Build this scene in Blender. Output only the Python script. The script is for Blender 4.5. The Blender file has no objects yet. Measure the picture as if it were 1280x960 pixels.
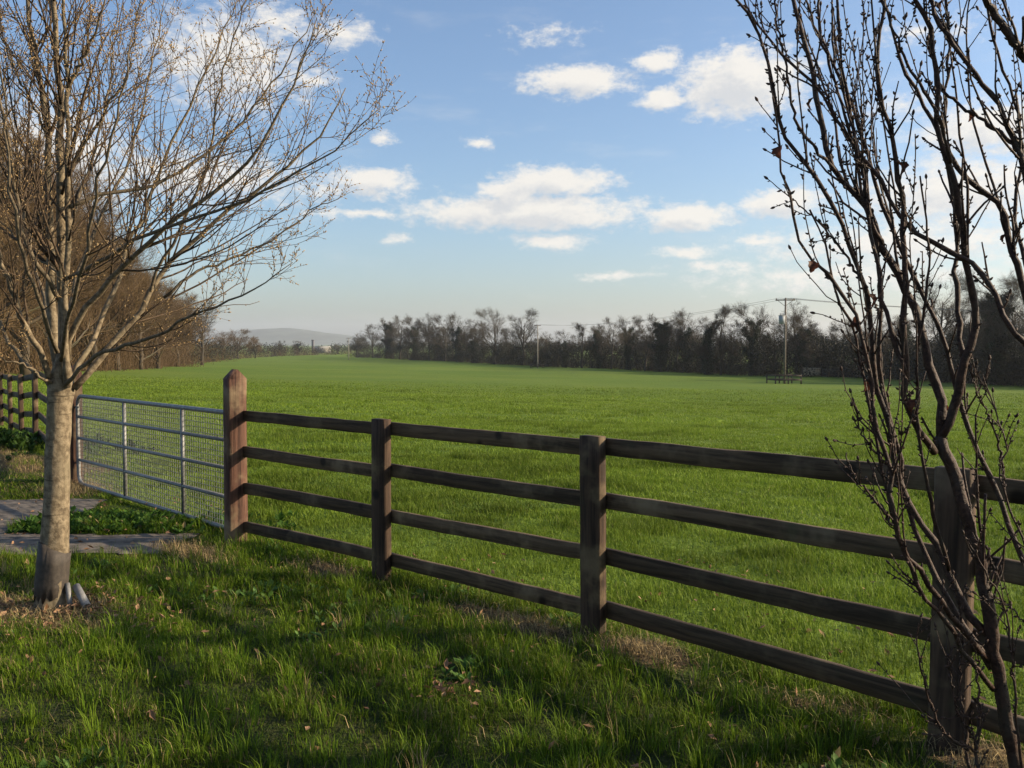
import bpy, bmesh, math, random
import numpy as np
from mathutils import Vector, Matrix

R = math.radians
PI = math.pi
scene = bpy.context.scene
col = scene.collection
rng = np.random.default_rng(7)

# ------------------------------------------------------------------ camera
FPX = 1155.0                      # focal length in pixels of a 1280 wide picture
PITCH = math.atan(50.0 / FPX)     # camera looks slightly down
CAM_Z = 1.75
cam_d = bpy.data.cameras.new('camera')
cam_d.sensor_width = 36.0
cam_d.lens = 36.0 * FPX / 1280.0
cam_d.clip_start = 0.05
cam_d.clip_end = 20000
cam = bpy.data.objects.new('camera', cam_d)
col.objects.link(cam)
cam.location = (0, 0, CAM_Z)
cam.rotation_euler = (PI / 2 - PITCH, 0, 0)
scene.camera = cam

# ------------------------------------------------------------------ light
SUN_AZ, SUN_EL = 88.0, 21.5
sd = bpy.data.lights.new('sun', 'SUN')
sd.energy = 5.0
sd.angle = R(0.5)
sd.color = (1.0, 0.82, 0.58)
sun = bpy.data.objects.new('sun', sd)
col.objects.link(sun)
svec = Vector((math.sin(R(SUN_AZ)) * math.cos(R(SUN_EL)), math.cos(R(SUN_AZ)) * math.cos(R(SUN_EL)), math.sin(R(SUN_EL))))
sun.rotation_euler = svec.to_track_quat('Z', 'Y').to_euler()
sun.location = svec * 50

scene.view_settings.view_transform = 'Standard'
scene.view_settings.look = 'None'
scene.view_settings.exposure = 0.82
scene.view_settings.gamma = 1.0
scene.view_settings.use_curve_mapping = False
scene.render.engine = 'CYCLES'
scene.cycles.use_denoising = True
scene.cycles.max_bounces = 5
scene.cycles.diffuse_bounces = 3
scene.cycles.glossy_bounces = 2
scene.cycles.transmission_bounces = 3
scene.cycles.transparent_max_bounces = 6
scene.cycles.volume_bounces = 0
scene.cycles.sample_clamp_indirect = 4.0

FX = FPX
def pdir(px, py):
    """world direction of a pixel of the 1280x960 photograph"""
    u = (px - 640.0) / FX
    v = (480.0 - py) / FX
    c, s = math.cos(PITCH), math.sin(PITCH)
    return np.array([u, c + v * s, v * c - s])
def at(px, py, Y):
    d = pdir(px, py)
    return np.array([0, 0, CAM_Z]) + d * (Y / d[1])

# ------------------------------------------------------------------ sky
W = bpy.data.worlds.new('World')
scene.world = W
W.use_nodes = True
nt = W.node_tree
nt.nodes.clear()
class NB:
    """small node builder"""
    def __init__(s, nt): s.nt = nt
    def n(s, t, **kw):
        nd = s.nt.nodes.new(t)
        for k, v in kw.items(): setattr(nd, k, v)
        return nd
    def put(s, sock, v):
        if hasattr(v, 'is_output'): s.nt.links.new(v, sock)
        else: sock.default_value = v
    def m(s, op, a, b=None, c=None, clamp=False):
        nd = s.n('ShaderNodeMath', operation=op, use_clamp=clamp)
        s.put(nd.inputs[0], a)
        if b is not None: s.put(nd.inputs[1], b)
        if c is not None: s.put(nd.inputs[2], c)
        return nd.outputs[0]
    def vm(s, op, a, b=None, out=0):
        nd = s.n('ShaderNodeVectorMath', operation=op)
        s.put(nd.inputs[0], a)
        if b is not None: s.put(nd.inputs[1], b)
        return nd.outputs[out]
    def mix(s, f, a, b, bt='MIX'):
        nd = s.n('ShaderNodeMix', data_type='RGBA', blend_type=bt)
        s.put(nd.inputs[0], f); s.put(nd.inputs[6], a); s.put(nd.inputs[7], b)
        return nd.outputs[2]
    def noise(s, vec, scale, detail=4, rough=0.55, out=0, dist=0.0):
        nd = s.n('ShaderNodeTexNoise')
        if vec is not None: s.put(nd.inputs['Vector'], vec)
        nd.inputs['Scale'].default_value = scale
        nd.inputs['Detail'].default_value = detail
        nd.inputs['Roughness'].default_value = rough
        nd.inputs['Distortion'].default_value = dist
        return nd.outputs[out]
    def ramp(s, f, stops):
        nd = s.n('ShaderNodeValToRGB')
        el = nd.color_ramp.elements
        while len(el) < len(stops): el.new(0.5)
        for e, (p, c) in zip(el, stops):
            e.position = p; e.color = (*c, 1) if len(c) == 3 else c
        s.put(nd.inputs[0], f)
        return nd.outputs[0]
    def mr(s, v, a, b, c=0.0, d=1.0, smooth=True):
        nd = s.n('ShaderNodeMapRange', interpolation_type='SMOOTHSTEP' if smooth else 'LINEAR')
        s.put(nd.inputs[0], v)
        for i, q in enumerate((a, b, c, d)): s.put(nd.inputs[1 + i], q)
        return nd.outputs[0]

# clouds: centre (px, py), half sizes, strength
CLOUDS = [(722, 102, 66, 17, 1), (822, 77, 31, 12, .9), (830, 124, 30, 14, .95), (928, 104, 72, 40, 1.1), (600, 179, 16, 8, .55),
          (466, 229, 54, 17, .85), (695, 228, 72, 18, 1), (660, 266, 145, 20, 1.1), (640, 243, 40, 20, 1), (860, 271, 54, 16, .95),
          (690, 302, 46, 11, .8), (978, 253, 46, 16, .95), (952, 302, 32, 8, .75), (478, 172, 14, 8, .4), (450, 269, 60, 7, .6), (495, 299, 18, 8, .5),
          (860, 316, 38, 8, .6), (890, 333, 44, 6, .5), (770, 345, 50, 5, .5), (425, 42, 40, 16, .55), (345, 28, 48, 16, .55), (388, 102, 30, 10, .6),
          (285, 78, 90, 52, .72), (250, 222, 140, 28, .6), (410, 240, 30, 12, .5), (1240, 160, 80, 30, .85), (1200, 240, 110, 40, .75), (1130, 130, 40, 12, .4),
          (1130, 305, 170, 26, .62), (1060, 345, 160, 18, .5), (680, 45, 40, 12, .3), (870, 142, 14, 9, .5), (60, 200, 90, 60, .8), (1150, 40, 60, 12, .3)]
b = NB(nt)
tc = b.n('ShaderNodeTexCoord').outputs['Generated']
sep = b.n('ShaderNodeSeparateXYZ'); nt.links.new(tc, sep.inputs[0])
az = b.m('ARCTAN2', sep.outputs[0], sep.outputs[1])
el = b.m('ARCSINE', sep.outputs[2])
cx = b.n('ShaderNodeCombineXYZ'); b.put(cx.inputs[0], az); b.put(cx.inputs[1], el)
ae = cx.outputs[0]
def cloud_field(ae):
    scl = b.vm('MULTIPLY', ae, (1.0, 1.7, 1.0))
    wn = b.noise(scl, 22, 6, 0.62, out=1)
    wv = b.vm('MULTIPLY', b.vm('SUBTRACT', wn, (0.5, 0.5, 0.5)), (0.036, 0.022, 0.0))
    aew = b.vm('ADD', ae, wv)
    best = None
    for (px, py, hw, hh, st) in CLOUDS:
        d = pdir(px, py); a0 = math.atan2(d[0], d[1]); e0 = math.asin(d[2] / np.linalg.norm(d))
        q = b.vm('MULTIPLY_ADD', aew, (FX / hw * .78, FX / hh * .78, 0))
        q.node.inputs[2].default_value = (-a0 * FX / hw * .78, -e0 * FX / hh * .78, 0)
        v = b.m('MULTIPLY', b.m('SUBTRACT', 1.0, b.vm('LENGTH', q, out=1)), st)
        best = v if best is None else b.m('MAXIMUM', best, v)
    # the rest of the sky: scattered small cumulus away from the view
    gn = b.noise(b.vm('MULTIPLY', ae, (1.0, 2.2, 1.0)), 5.0, 6, 0.55)
    side = b.mr(b.m('ABSOLUTE', az), 0.62, 0.8)
    gen = b.m('SUBTRACT', b.m('MULTIPLY', b.m('SUBTRACT', gn, 0.56), 4.0), b.m('MULTIPLY', b.m('SUBTRACT', 1.0, side), 6.0))
    best = b.m('MAXIMUM', best, gen)
    fine = b.noise(scl, 48, 9, 0.68)
    return b.m('ADD', best, b.m('MULTIPLY', b.m('SUBTRACT', fine, 0.5), 1.5))
dens = cloud_field(ae)
dens2 = cloud_field(b.vm('ADD', ae, (0.012, 0.013, 0.0)))
mask = b.mr(dens, -0.05, 0.58)
wisp = b.noise(b.vm('MULTIPLY', ae, (1.0, 4.0, 1.0)), 7.0, 6, 0.62)
wispm = b.m('MULTIPLY', b.mr(wisp, 0.52, 0.85), 0.22)
mask = b.m('MAXIMUM', b.m('MULTIPLY', mask, 0.94), wispm)
sky = b.n('ShaderNodeTexSky', sky_type='NISHITA')
sky.sun_disc = False
sky.sun_elevation = R(SUN_EL)
sky.sun_rotation = R(SUN_AZ)
sky.altitude = 50
sky.air_density = 1.0
sky.dust_density = 1.7
sky.ozone_density = 3.5
core = b.m('SUBTRACT', 1.0, b.m('MULTIPLY', b.mr(b.m('SUBTRACT', dens2, b.m('MULTIPLY', dens, 0.35)), -0.05, 0.75), 0.9))
ccol = b.mix(core, (3.5, 3.58, 3.7, 1), (4.95, 4.72, 4.35, 1))
lum = b.mix(mask, sky.outputs[0], ccol)
bg = b.n('ShaderNodeBackground'); nt.links.new(lum, bg.inputs[0]); bg.inputs[1].default_value = 0.111
out = b.n('ShaderNodeOutputWorld'); nt.links.new(bg.outputs[0], out.inputs[0])

# ------------------------------------------------------------------ helpers
def setp(o, label=None, cat=None, group=None, kind=None):
    if label: o['label'] = label
    if cat: o['category'] = cat
    if group: o['group'] = group
    if kind: o['kind'] = kind
    return o
def link(name, me, mat=None, parent=None, loc=None):
    o = bpy.data.objects.new(name, me)
    col.objects.link(o)
    if mat is not None and me is not None and not me.materials: me.materials.append(mat)
    if parent is not None: o.parent = parent
    if loc is not None: o.location = loc
    return o
def empty(name, loc, label, cat, group=None, rz=0.0):
    o = bpy.data.objects.new(name, None)
    o.empty_display_size = 0.2
    col.objects.link(o)
    o.location = tuple(float(c) for c in loc); o.rotation_euler = (0, 0, rz)
    return setp(o, label, cat, group)
def copy_tree(o, parent=None):
    c = o.copy(); col.objects.link(c)
    if parent is not None: c.parent = parent
    for ch in o.children: copy_tree(ch, c)
    return c

def np_mesh(name, V, F, smooth=False, attr=None):
    """V (n,3); F list of integer arrays (m,k)."""
    me = bpy.data.meshes.new(name)
    F = [np.asarray(f, dtype=np.int32) for f in F if len(f)]
    me.vertices.add(len(V)); me.vertices.foreach_set('co', np.asarray(V, dtype=np.float32).ravel())
    nl = sum(f.size for f in F); npoly = sum(len(f) for f in F)
    me.loops.add(nl); me.polygons.add(npoly)
    me.loops.foreach_set('vertex_index', np.concatenate([f.ravel() for f in F]))
    tot = np.concatenate([np.full(len(f), f.shape[1], dtype=np.int32) for f in F])
    st = np.concatenate([[0], np.cumsum(tot)[:-1]]).astype(np.int32)
    me.polygons.foreach_set('loop_start', st)
    if smooth: me.polygons.foreach_set('use_smooth', np.ones(npoly, dtype=bool))
    if attr:
        for k, a in attr.items():
            a = np.asarray(a, dtype=np.float32)
            if a.ndim == 1:
                at_ = me.attributes.new(k, 'FLOAT', 'POINT'); at_.data.foreach_set('value', a)
            else:
                at_ = me.attributes.new(k, 'FLOAT_COLOR', 'POINT')
                at_.data.foreach_set('color', np.concatenate([a, np.ones((len(a), 1), np.float32)], 1).ravel())
    me.update(calc_edges=True)
    me.validate()
    return me

class Acc:
    """accumulates vertices and faces of one mesh"""
    def __init__(s): s.V = []; s.F = []; s.n = 0; s.A = {}
    def add(s, V, F, **attr):
        V = np.asarray(V, float).reshape(-1, 3)
        if not len(V): return s
        s.V.append(V)
        for f in F: s.F.append(np.asarray(f, np.int64) + s.n)
        for k, a in attr.items(): s.A.setdefault(k, []).append(np.broadcast_to(a, (len(V),) + np.shape(a)[1:]) if np.ndim(a) else np.full(len(V), a))
        s.n += len(V); return s
    def tubes(s, P, Rd, S=4, cap=True):
        V, F = tubes(P, Rd, S, cap); return s.add(V, F)
    def box(s, c, d, rz=0.0):
        x, y, z = np.array(d) / 2
        V = np.array([[-x, -y, -z], [x, -y, -z], [x, y, -z], [-x, y, -z], [-x, -y, z], [x, -y, z], [x, y, z], [-x, y, z]])
        ca, sa = math.cos(rz), math.sin(rz)
        V = V @ np.array([[ca, sa, 0], [-sa, ca, 0], [0, 0, 1]]) + np.array(c)
        return s.add(V, [[[0, 3, 2, 1], [4, 5, 6, 7], [0, 1, 5, 4], [1, 2, 6, 5], [2, 3, 7, 6], [3, 0, 4, 7]]])
    def mesh(s, name, smooth=False):
        return np_mesh(name, np.concatenate(s.V), s.F, smooth, {k: np.concatenate(v) for k, v in s.A.items()} or None)

def nrm(v): return v / np.maximum(np.linalg.norm(v, axis=-1, keepdims=True), 1e-9)
def tubes(P, Rd, S=4, cap=True):
    """P (N,K,3) polylines, Rd (N,K) radii -> verts, faces"""
    P = np.asarray(P, float); Rd = np.asarray(Rd, float)
    if P.ndim == 2: P = P[None]; Rd = Rd[None]
    N, K, _ = P.shape
    T = np.gradient(P, axis=1); T = nrm(T)
    mean = nrm(P[:, -1] - P[:, 0])
    ref = np.where(np.abs(mean[:, 2:3]) > 0.75, np.array([[1.0, 0.13, 0]]), np.array([[0.1, 0.05, 1.0]]))
    A = nrm(np.cross(T, ref[:, None, :])); B = np.cross(T, A)
    th = np.arange(S) * 2 * PI / S
    V = P[:, :, None, :] + Rd[:, :, None, None] * (A[:, :, None, :] * np.cos(th)[None, None, :, None] + B[:, :, None, :] * np.sin(th)[None, None, :, None])
    idx = np.arange(N * K * S).reshape(N, K, S)
    a = idx[:, :-1, :]; c = idx[:, 1:, :]
    q = np.stack([a, np.roll(a, -1, 2), np.roll(c, -1, 2), c], -1).reshape(-1, 4)
    F = [q]
    if cap:
        if S == 4: F += [idx[:, -1, :].reshape(-1, S), idx[:, 0, ::-1].reshape(-1, S)]
        else: F += [idx[:, -1, :].reshape(-1, S), idx[:, 0, ::-1].reshape(-1, S)]
    return V.reshape(-1, 3), F

def catmull(pts, K):
    pts = np.asarray(pts, float)
    if len(pts) == 2: return pts[0] + (pts[1] - pts[0]) * np.linspace(0, 1, K)[:, None]
    p = np.concatenate([[2 * pts[0] - pts[1]], pts, [2 * pts[-1] - pts[-2]]])
    L = np.concatenate([[0], np.cumsum(np.linalg.norm(np.diff(pts, axis=0), axis=1))]); L /= L[-1]
    o = []
    for u in np.linspace(0, 1, K):
        i = min(np.searchsorted(L, u, 'right') - 1, len(pts) - 2)
        t = (u - L[i]) / max(L[i + 1] - L[i], 1e-9)
        a, b_, c, d = p[i], p[i + 1], p[i + 2], p[i + 3]
        o.append(0.5 * (2 * b_ + (c - a) * t + (2 * a - 5 * b_ + 4 * c - d) * t * t + (3 * b_ - a - 3 * c + d) * t ** 3))
    return np.array(o)

def plen(P): return np.linalg.norm(np.diff(P, axis=1), axis=2).sum(1)
def spawn(rg, P, Rd, idx, t, ang, length, K, up=0.0, noise=0.15, rratio=0.6, tip=0.3, rmin=0.0, bias=None):
    """children of polylines P[idx] at parameters t"""
    N, Kp, _ = P.shape
    f = t * (Kp - 1); i = np.clip(f.astype(int), 0, Kp - 2); w = (f - i)[:, None]
    p0 = P[idx, i] * (1 - w) + P[idx, i + 1] * w
    r0 = Rd[idx, i] * (1 - w[:, 0]) + Rd[idx, i + 1] * w[:, 0]
    tan = nrm(P[idx, i + 1] - P[idx, i])
    rnd = rg.normal(size=tan.shape)
    if bias is not None: rnd = rnd + np.asarray(bias)
    perp = nrm(rnd - (rnd * tan).sum(1, keepdims=True) * tan)
    d = nrm(tan * np.cos(ang)[:, None] + perp * np.sin(ang)[:, None])
    n = len(idx); out = np.empty((n, K, 3)); out[:, 0] = p0
    st = (length / (K - 1))[:, None]
    for k in range(1, K):
        d = d + rg.normal(size=d.shape) * noise; d[:, 2] += up
        d = nrm(d); out[:, k] = out[:, k - 1] + d * st
    rb = np.maximum(r0 * rratio, rmin)
    rad = rb[:, None] * np.linspace(1, tip, K)[None]
    return out, np.maximum(rad, rmin * 0.6)

# ---- value noise used for the ground and the grass
_vg = np.random.default_rng(3).random((256, 256))
def vnoise(x, y, s=1.0):
    x = np.asarray(x, float) * s + 1000.3; y = np.asarray(y, float) * s + 1000.7
    xi = np.floor(x).astype(int); yi = np.floor(y).astype(int); fx = x - xi; fy = y - yi
    fx = fx * fx * (3 - 2 * fx); fy = fy * fy * (3 - 2 * fy)
    g = lambda a, c: _vg[a % 256, c % 256]
    return (g(xi, yi) * (1 - fx) + g(xi + 1, yi) * fx) * (1 - fy) + (g(xi, yi + 1) * (1 - fx) + g(xi + 1, yi + 1) * fx) * fy

# ------------------------------------------------------------------ materials
def new_mat(name):
    m = bpy.data.materials.new(name); m.use_nodes = True
    nt_ = m.node_tree; nt_.nodes.clear()
    bb = NB(nt_)
    o = bb.n('ShaderNodeOutputMaterial')
    p = bb.n('ShaderNodeBsdfPrincipled')
    nt_.links.new(p.outputs[0], o.inputs[0])
    return m, bb, p, o
def bump(bb, p, h, strength=0.4, dist=0.01):
    n = bb.n('ShaderNodeBump'); n.inputs['Strength'].default_value = strength; n.inputs['Distance'].default_value = dist
    bb.put(n.inputs['Height'], h); bb.nt.links.new(n.outputs[0], p.inputs['Normal'])

def timber(name, c1, c2, c3, red=0.0, rough=0.78):
    """weathered stained timber: grain along local x or z, given by the object's own longest axis"""
    m, bb, p, o = new_mat(name)
    tcn = bb.n('ShaderNodeTexCoord').outputs['Object']
    oi = bb.n('ShaderNodeObjectInfo').outputs['Random']
    off = bb.m('MULTIPLY', oi, 37.0)
    cxn = bb.n('ShaderNodeCombineXYZ')
    for k in range(3): bb.put(cxn.inputs[k], off)
    v = bb.vm('ADD', tcn, cxn.outputs[0])
    at_ = bb.n('ShaderNodeAttribute', attribute_name='upright').outputs['Fac']
    gx = bb.vm('MULTIPLY', v, (1.6, 30, 30)); gz_ = bb.vm('MULTIPLY', v, (30, 30, 1.6))
    mx = bb.n('ShaderNodeMix', data_type='VECTOR'); bb.put(mx.inputs[0], at_); bb.put(mx.inputs[4], gx); bb.put(mx.inputs[5], gz_)
    g = mx.outputs[1]
    grain = bb.noise(g, 1.0, 6, 0.65, dist=0.6)
    blot = bb.noise(v, 3.2, 4, 0.6)
    knot = bb.n('ShaderNodeTexVoronoi'); knot.inputs['Scale'].default_value = 2.6
    bb.put(knot.inputs['Vector'], v)
    kn = bb.mr(knot.outputs['Distance'], 0.05, 0.14)
    c = bb.mix(bb.mr(grain, 0.32, 0.68), (*c1, 1), (*c2, 1))
    c = bb.mix(bb.mr(blot, 0.48, 0.72), c, (*c3, 1))
    c = bb.mix(kn, (c1[0] * .45, c1[1] * .42, c1[2] * .4, 1), c)
    alg = bb.noise(v, 5.5, 5, 0.65)
    c = bb.mix(bb.m('MULTIPLY', bb.mr(alg, 0.58, 0.76), 0.4), c, (0.052, 0.056, 0.026, 1))
    tone = bb.m('MULTIPLY_ADD', oi, 0.6, 0.7)
    c = bb.mix(1.0, c, (1, 1, 1, 1), 'MULTIPLY') if False else bb.vm('SCALE', c) if False else c
    sc = bb.n('ShaderNodeVectorMath', operation='SCALE'); bb.put(sc.inputs[0], c); bb.put(sc.inputs['Scale'], tone)
    bb.nt.links.new(sc.outputs[0], p.inputs['Base Color'])
    p.inputs['Roughness'].default_value = rough; p.inputs['Specular IOR Level'].default_value = 0.2
    bump(bb, p, grain, 0.8, 0.008)
    return m
M_rail = timber('rail_timber', (0.032, 0.021, 0.012), (0.100, 0.066, 0.038), (0.15, 0.11, 0.065))
M_post = timber('post_timber', (0.020, 0.012, 0.008), (0.072, 0.044, 0.027), (0.15, 0.108, 0.060))
M_gatepost = timber('gatepost_timber', (0.027, 0.013, 0.009), (0.105, 0.052, 0.034), (0.16, 0.115, 0.068))
M_far_fence = timber('far_fence_timber', (0.10, 0.05, 0.035), (0.22, 0.12, 0.085), (0.25, 0.16, 0.11))
M_pole = timber('pole_timber', (0.07, 0.06, 0.05), (0.15, 0.125, 0.10), (0.20, 0.17, 0.135))
M_pole_pale = timber('bleached_pole_timber', (0.22, 0.20, 0.17), (0.34, 0.31, 0.26), (0.38, 0.35, 0.30))
M_guard = timber('guard_timber', (0.020, 0.016, 0.012), (0.05, 0.04, 0.03), (0.075, 0.06, 0.045))
M_pale_gate = timber('pale_gate_timber', (0.24, 0.20, 0.13), (0.36, 0.31, 0.21), (0.40, 0.35, 0.25))

def bark(name, c1, c2, c3, scale=18.0, bands=0.0, rough=0.85, bstr=0.5):
    m, bb, p, o = new_mat(name)
    v = bb.n('ShaderNodeTexCoord').outputs['Object']
    n1 = bb.noise(v, scale, 6, 0.65)
    n2 = bb.noise(bb.vm('MULTIPLY', v, (1, 1, 0.35)), scale * 0.3, 3, 0.5)
    c = bb.mix(bb.mr(n1, 0.35, 0.66), (*c1, 1), (*c2, 1))
    c = bb.mix(bb.mr(n2, 0.50, 0.72), c, (*c3, 1))
    if bands:
        st_ = bb.noise(bb.vm('MULTIPLY', v, (34.0, 34.0, 2.2)), 1.0, 5, 0.6)
        c = bb.mix(bb.m('MULTIPLY', bb.mr(st_, 0.52, 0.72), .55), c, (c1[0] * .5, c1[1] * .5, c1[2] * .5, 1))
        n3 = bb.noise(bb.vm('MULTIPLY', v, (3.0, 3.0, 42.0)), 1.0, 3, 0.5)
        c = bb.mix(bb.m('MULTIPLY', bb.mr(n3, 0.60, 0.72), bands), c, (c1[0] * .4, c1[1] * .4, c1[2] * .38, 1))
    bb.nt.links.new(c, p.inputs['Base Color'])
    p.inputs['Roughness'].default_value = rough; p.inputs['Specular IOR Level'].default_value = 0.22
    bump(bb, p, n1, bstr, 0.008)
    return m
M_beech_bark = bark('pale_bark', (0.100, 0.075, 0.046), (0.24, 0.19, 0.122), (0.15, 0.125, 0.078), 26, bands=0.9, bstr=0.9)
M_limb_bark = bark('limb_bark', (0.080, 0.060, 0.038), (0.19, 0.150, 0.098), (0.13, 0.105, 0.07), 40)
M_twig_bark = bark('twig_bark', (0.050, 0.033, 0.021), (0.105, 0.073, 0.045), (0.08, 0.056, 0.034), 60)
M_bud = bark('bud_skin', (0.22, 0.145, 0.065), (0.40, 0.28, 0.14), (0.32, 0.21, 0.10), 50)
M_bush_bark = bark('dark_bark', (0.022, 0.011, 0.008), (0.066, 0.034, 0.022), (0.050, 0.036, 0.026), 70, rough=0.6, bstr=0.8)
M_far_bark = bark('grey_bark', (0.04, 0.034, 0.027), (0.07, 0.06, 0.046), (0.055, 0.048, 0.038), 3)
M_far_twig = bark('grey_twigs', (0.046, 0.038, 0.028), (0.084, 0.070, 0.051), (0.064, 0.054, 0.040), 0.3)
M_wood_twig = bark('brown_twigs', (0.080, 0.050, 0.023), (0.150, 0.098, 0.048), (0.11, 0.072, 0.036), 0.25)
M_wood_bark = bark('brown_bark', (0.045, 0.034, 0.022), (0.09, 0.07, 0.046), (0.06, 0.06, 0.03), 2)

def leafmat(name, trans=0.35, rough=0.5, spec=0.3, attr='tint', fixed=None, var=0.0):
    m, bb, p, o = new_mat(name)
    if fixed is None:
        c = bb.n('ShaderNodeAttribute', attribute_name=attr).outputs['Color']
    else:
        n = bb.noise(bb.n('ShaderNodeTexCoord').outputs['Object'], var, 4, 0.6)
        c = bb.mix(bb.mr(n, 0.3, 0.7), (*fixed[0], 1), (*fixed[1], 1))
    bb.put(p.inputs['Base Color'], c)
    p.inputs['Roughness'].default_value = rough
    p.inputs['Specular IOR Level'].default_value = spec
    t = bb.n('ShaderNodeBsdfTranslucent'); bb.put(t.inputs[0], c)
    mx = bb.n('ShaderNodeMixShader'); mx.inputs[0].default_value = trans
    bb.nt.links.new(p.outputs[0], mx.inputs[1]); bb.nt.links.new(t.outputs[0], mx.inputs[2])
    bb.nt.links.new(mx.outputs[0], o.inputs[0])
    return m
M_grass = leafmat('grass_blades', 0.34, 0.6, 0.10)
M_straw = leafmat('dry_stalks', 0.25, 0.7, 0.15)
M_ivy = leafmat('ivy_leaves', 0.15, 0.5, 0.3, fixed=((0.009, 0.019, 0.007), (0.024, 0.042, 0.014)), var=1.5)
M_scrub = leafmat('scrub_leaves', 0.15, 0.6, 0.2, fixed=((0.010, 0.013, 0.007), (0.030, 0.028, 0.016)), var=0.8)
M_brown_scrub = leafmat('brown_scrub', 0.2, 0.7, 0.1, fixed=((0.045, 0.030, 0.014), (0.085, 0.056, 0.027)), var=0.4)
M_deadleaf = leafmat('withered_leaf', 0.35, 0.6, 0.2, fixed=((0.055, 0.020, 0.012), (0.12, 0.045, 0.025)), var=60)
M_litter = leafmat('leaf_litter', 0.15, 0.8, 0.1)

def simple(name, c, rough=0.5, metal=0.0, var=0.15, scale=20, bstr=0.0):
    m, bb, p, o = new_mat(name)
    n = bb.noise(bb.n('ShaderNodeTexCoord').outputs['Object'], scale, 5, 0.6)
    cc = bb.mix(bb.mr(n, 0.3, 0.7), tuple(x * (1 - var) for x in c) + (1,), tuple(min(1, x * (1 + var)) for x in c) + (1,))
    bb.put(p.inputs['Base Color'], cc)
    p.inputs['Roughness'].default_value = rough; p.inputs['Metallic'].default_value = metal
    if bstr: bump(bb, p, n, bstr, 0.01)
    return m
M_galv = simple('galvanised_steel', (0.17, 0.17, 0.165), 0.5, 0.2, 0.3, 30)
M_wire = simple('mesh_wire', (0.20, 0.205, 0.19), 0.5, 0.3, 0.2, 30)
M_plastic = simple('grey_plastic', (0.17, 0.165, 0.155), 0.55, 0.0, 0.25, 25)
M_shade_sleeve = simple('shade_brown_sleeve', (0.040, 0.031, 0.023), 0.75, 0.0, 0.3, 30, 0.3)  # guard plastic, darkened to stand in for shade on the lower trunk
M_trafo = simple('transformer_paint', (0.30, 0.32, 0.34), 0.7, 0.0, 0.1, 10)
M_cable = simple('cable', (0.10, 0.10, 0.10), 0.6, 0.0, 0.1, 5)
M_ceramic = simple('insulator', (0.16, 0.12, 0.10), 0.3, 0.0, 0.1, 5)
M_pathm = simple('worn_concrete', (0.105, 0.086, 0.066), 0.95, 0.0, 0.6, 7, 0.8)
M_wall = simple('dark_wall', (0.05, 0.05, 0.045), 0.9, 0.0, 0.3, 3, 0.3)
M_render = simple('pale_render', (0.26, 0.25, 0.22), 0.9, 0.0, 0.1, 2)
M_slate = simple('slate', (0.10, 0.10, 0.11), 0.7, 0.0, 0.2, 2)
M_hill = simple('moor', (0.085, 0.10, 0.07), 0.95, 0.0, 0.3, 0.01)

# ------------------------------------------------------------------ ground
FN = np.array([0.69, 0.72])       # away from the fence, into the field
def fside(x, y): return (x - 0.57) * FN[0] + (y - 5.46) * FN[1]
TREE = np.array([-3.02, 6.03])
def inpath(x, y, g=0.0):
    e = 0.16 * (vnoise(x, y, 2.3) - 0.5)
    a = (y > 7.62 - g + e) & (y < 8.42 + g + e) & (x < -2.95 + g + 2 * e)
    c = (y > 9.15 - g + e) & (y < 10.25 + g + e) & (x < -4.5 + g + 2 * e)
    j = (y > 8.2) & (y < 9.4) & (x < -4.72 + g + 1.5 * e)
    return a | c | j
def gz(x, y):
    x = np.asarray(x, float); y = np.asarray(y, float)
    d = np.maximum(fside(x, y) - 1.0, 0)
    dd = d * d / (d + 9.0)
    z = -5.1 * (1 - np.exp(-dd / 103.0))
    r = np.hypot(x, y)
    und = (vnoise(x, y, 0.9) - 0.5) * 0.07 + (vnoise(x, y, 2.7) - 0.5) * 0.035
    und = und * np.exp(-r / 30.0)
    pathz = np.exp(-(((y - 8.9) / 1.7) ** 4)) * (1 / (1 + np.exp((x + 2.6) * 4)))
    und = und * (1 - pathz)
    big = (vnoise(x, y, 0.05) - 0.5) * 0.5 * np.clip((d - 15) / 60, 0, 1)
    bank = 0.34 * np.exp(-(((x + 9.2) / 2.3) ** 2 + ((y - 14.2) / 1.8) ** 2)) + 0.12 * np.exp(-(((x + 6.3) / 1.2) ** 2 + ((y - 12.2) / 1.0) ** 2))
    far = np.clip((r - 600) / 2000, 0, 1) * 2.0
    return z + und + big + bank - far * 0
# bare and strawy places: (x, y, rx, ry along fence frame)
BARE = [(0.02, 5.72, .60, .17, 1), (0.75, 5.18, .32, .2, 1), (1.5, 4.33, .34, .10, .7), (-1.45, 7.10, .45, .18, .8), (-2.75, 7.75, .55, .22, 1),
        (2.0, 3.72, .28, .2, 1), (-2.9, 5.95, .55, .30, 1), (-3.6, 6.1, .7, .3, .9), (-6.2, 12.6, 1.2, .7, 1), (-7.6, 12.9, 1.6, .8, .9), (-5.2, 11.0, .5, .4, .9)]
FD = np.array([0.72, -0.69])
def bare(x, y):
    o = np.zeros(np.shape(x))
    for (bx, by, rx, ry, s) in BARE:
        dx, dy = x - bx, y - by
        u = (dx * FD[0] + dy * FD[1]) / rx; v = (dx * FN[0] + dy * FN[1]) / ry
        o = np.maximum(o, s * np.exp(-(u * u + v * v) ** 1.5))
    return np.clip(o * (0.55 + 0.9 * vnoise(x, y, 5.0)), 0, 1)

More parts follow.
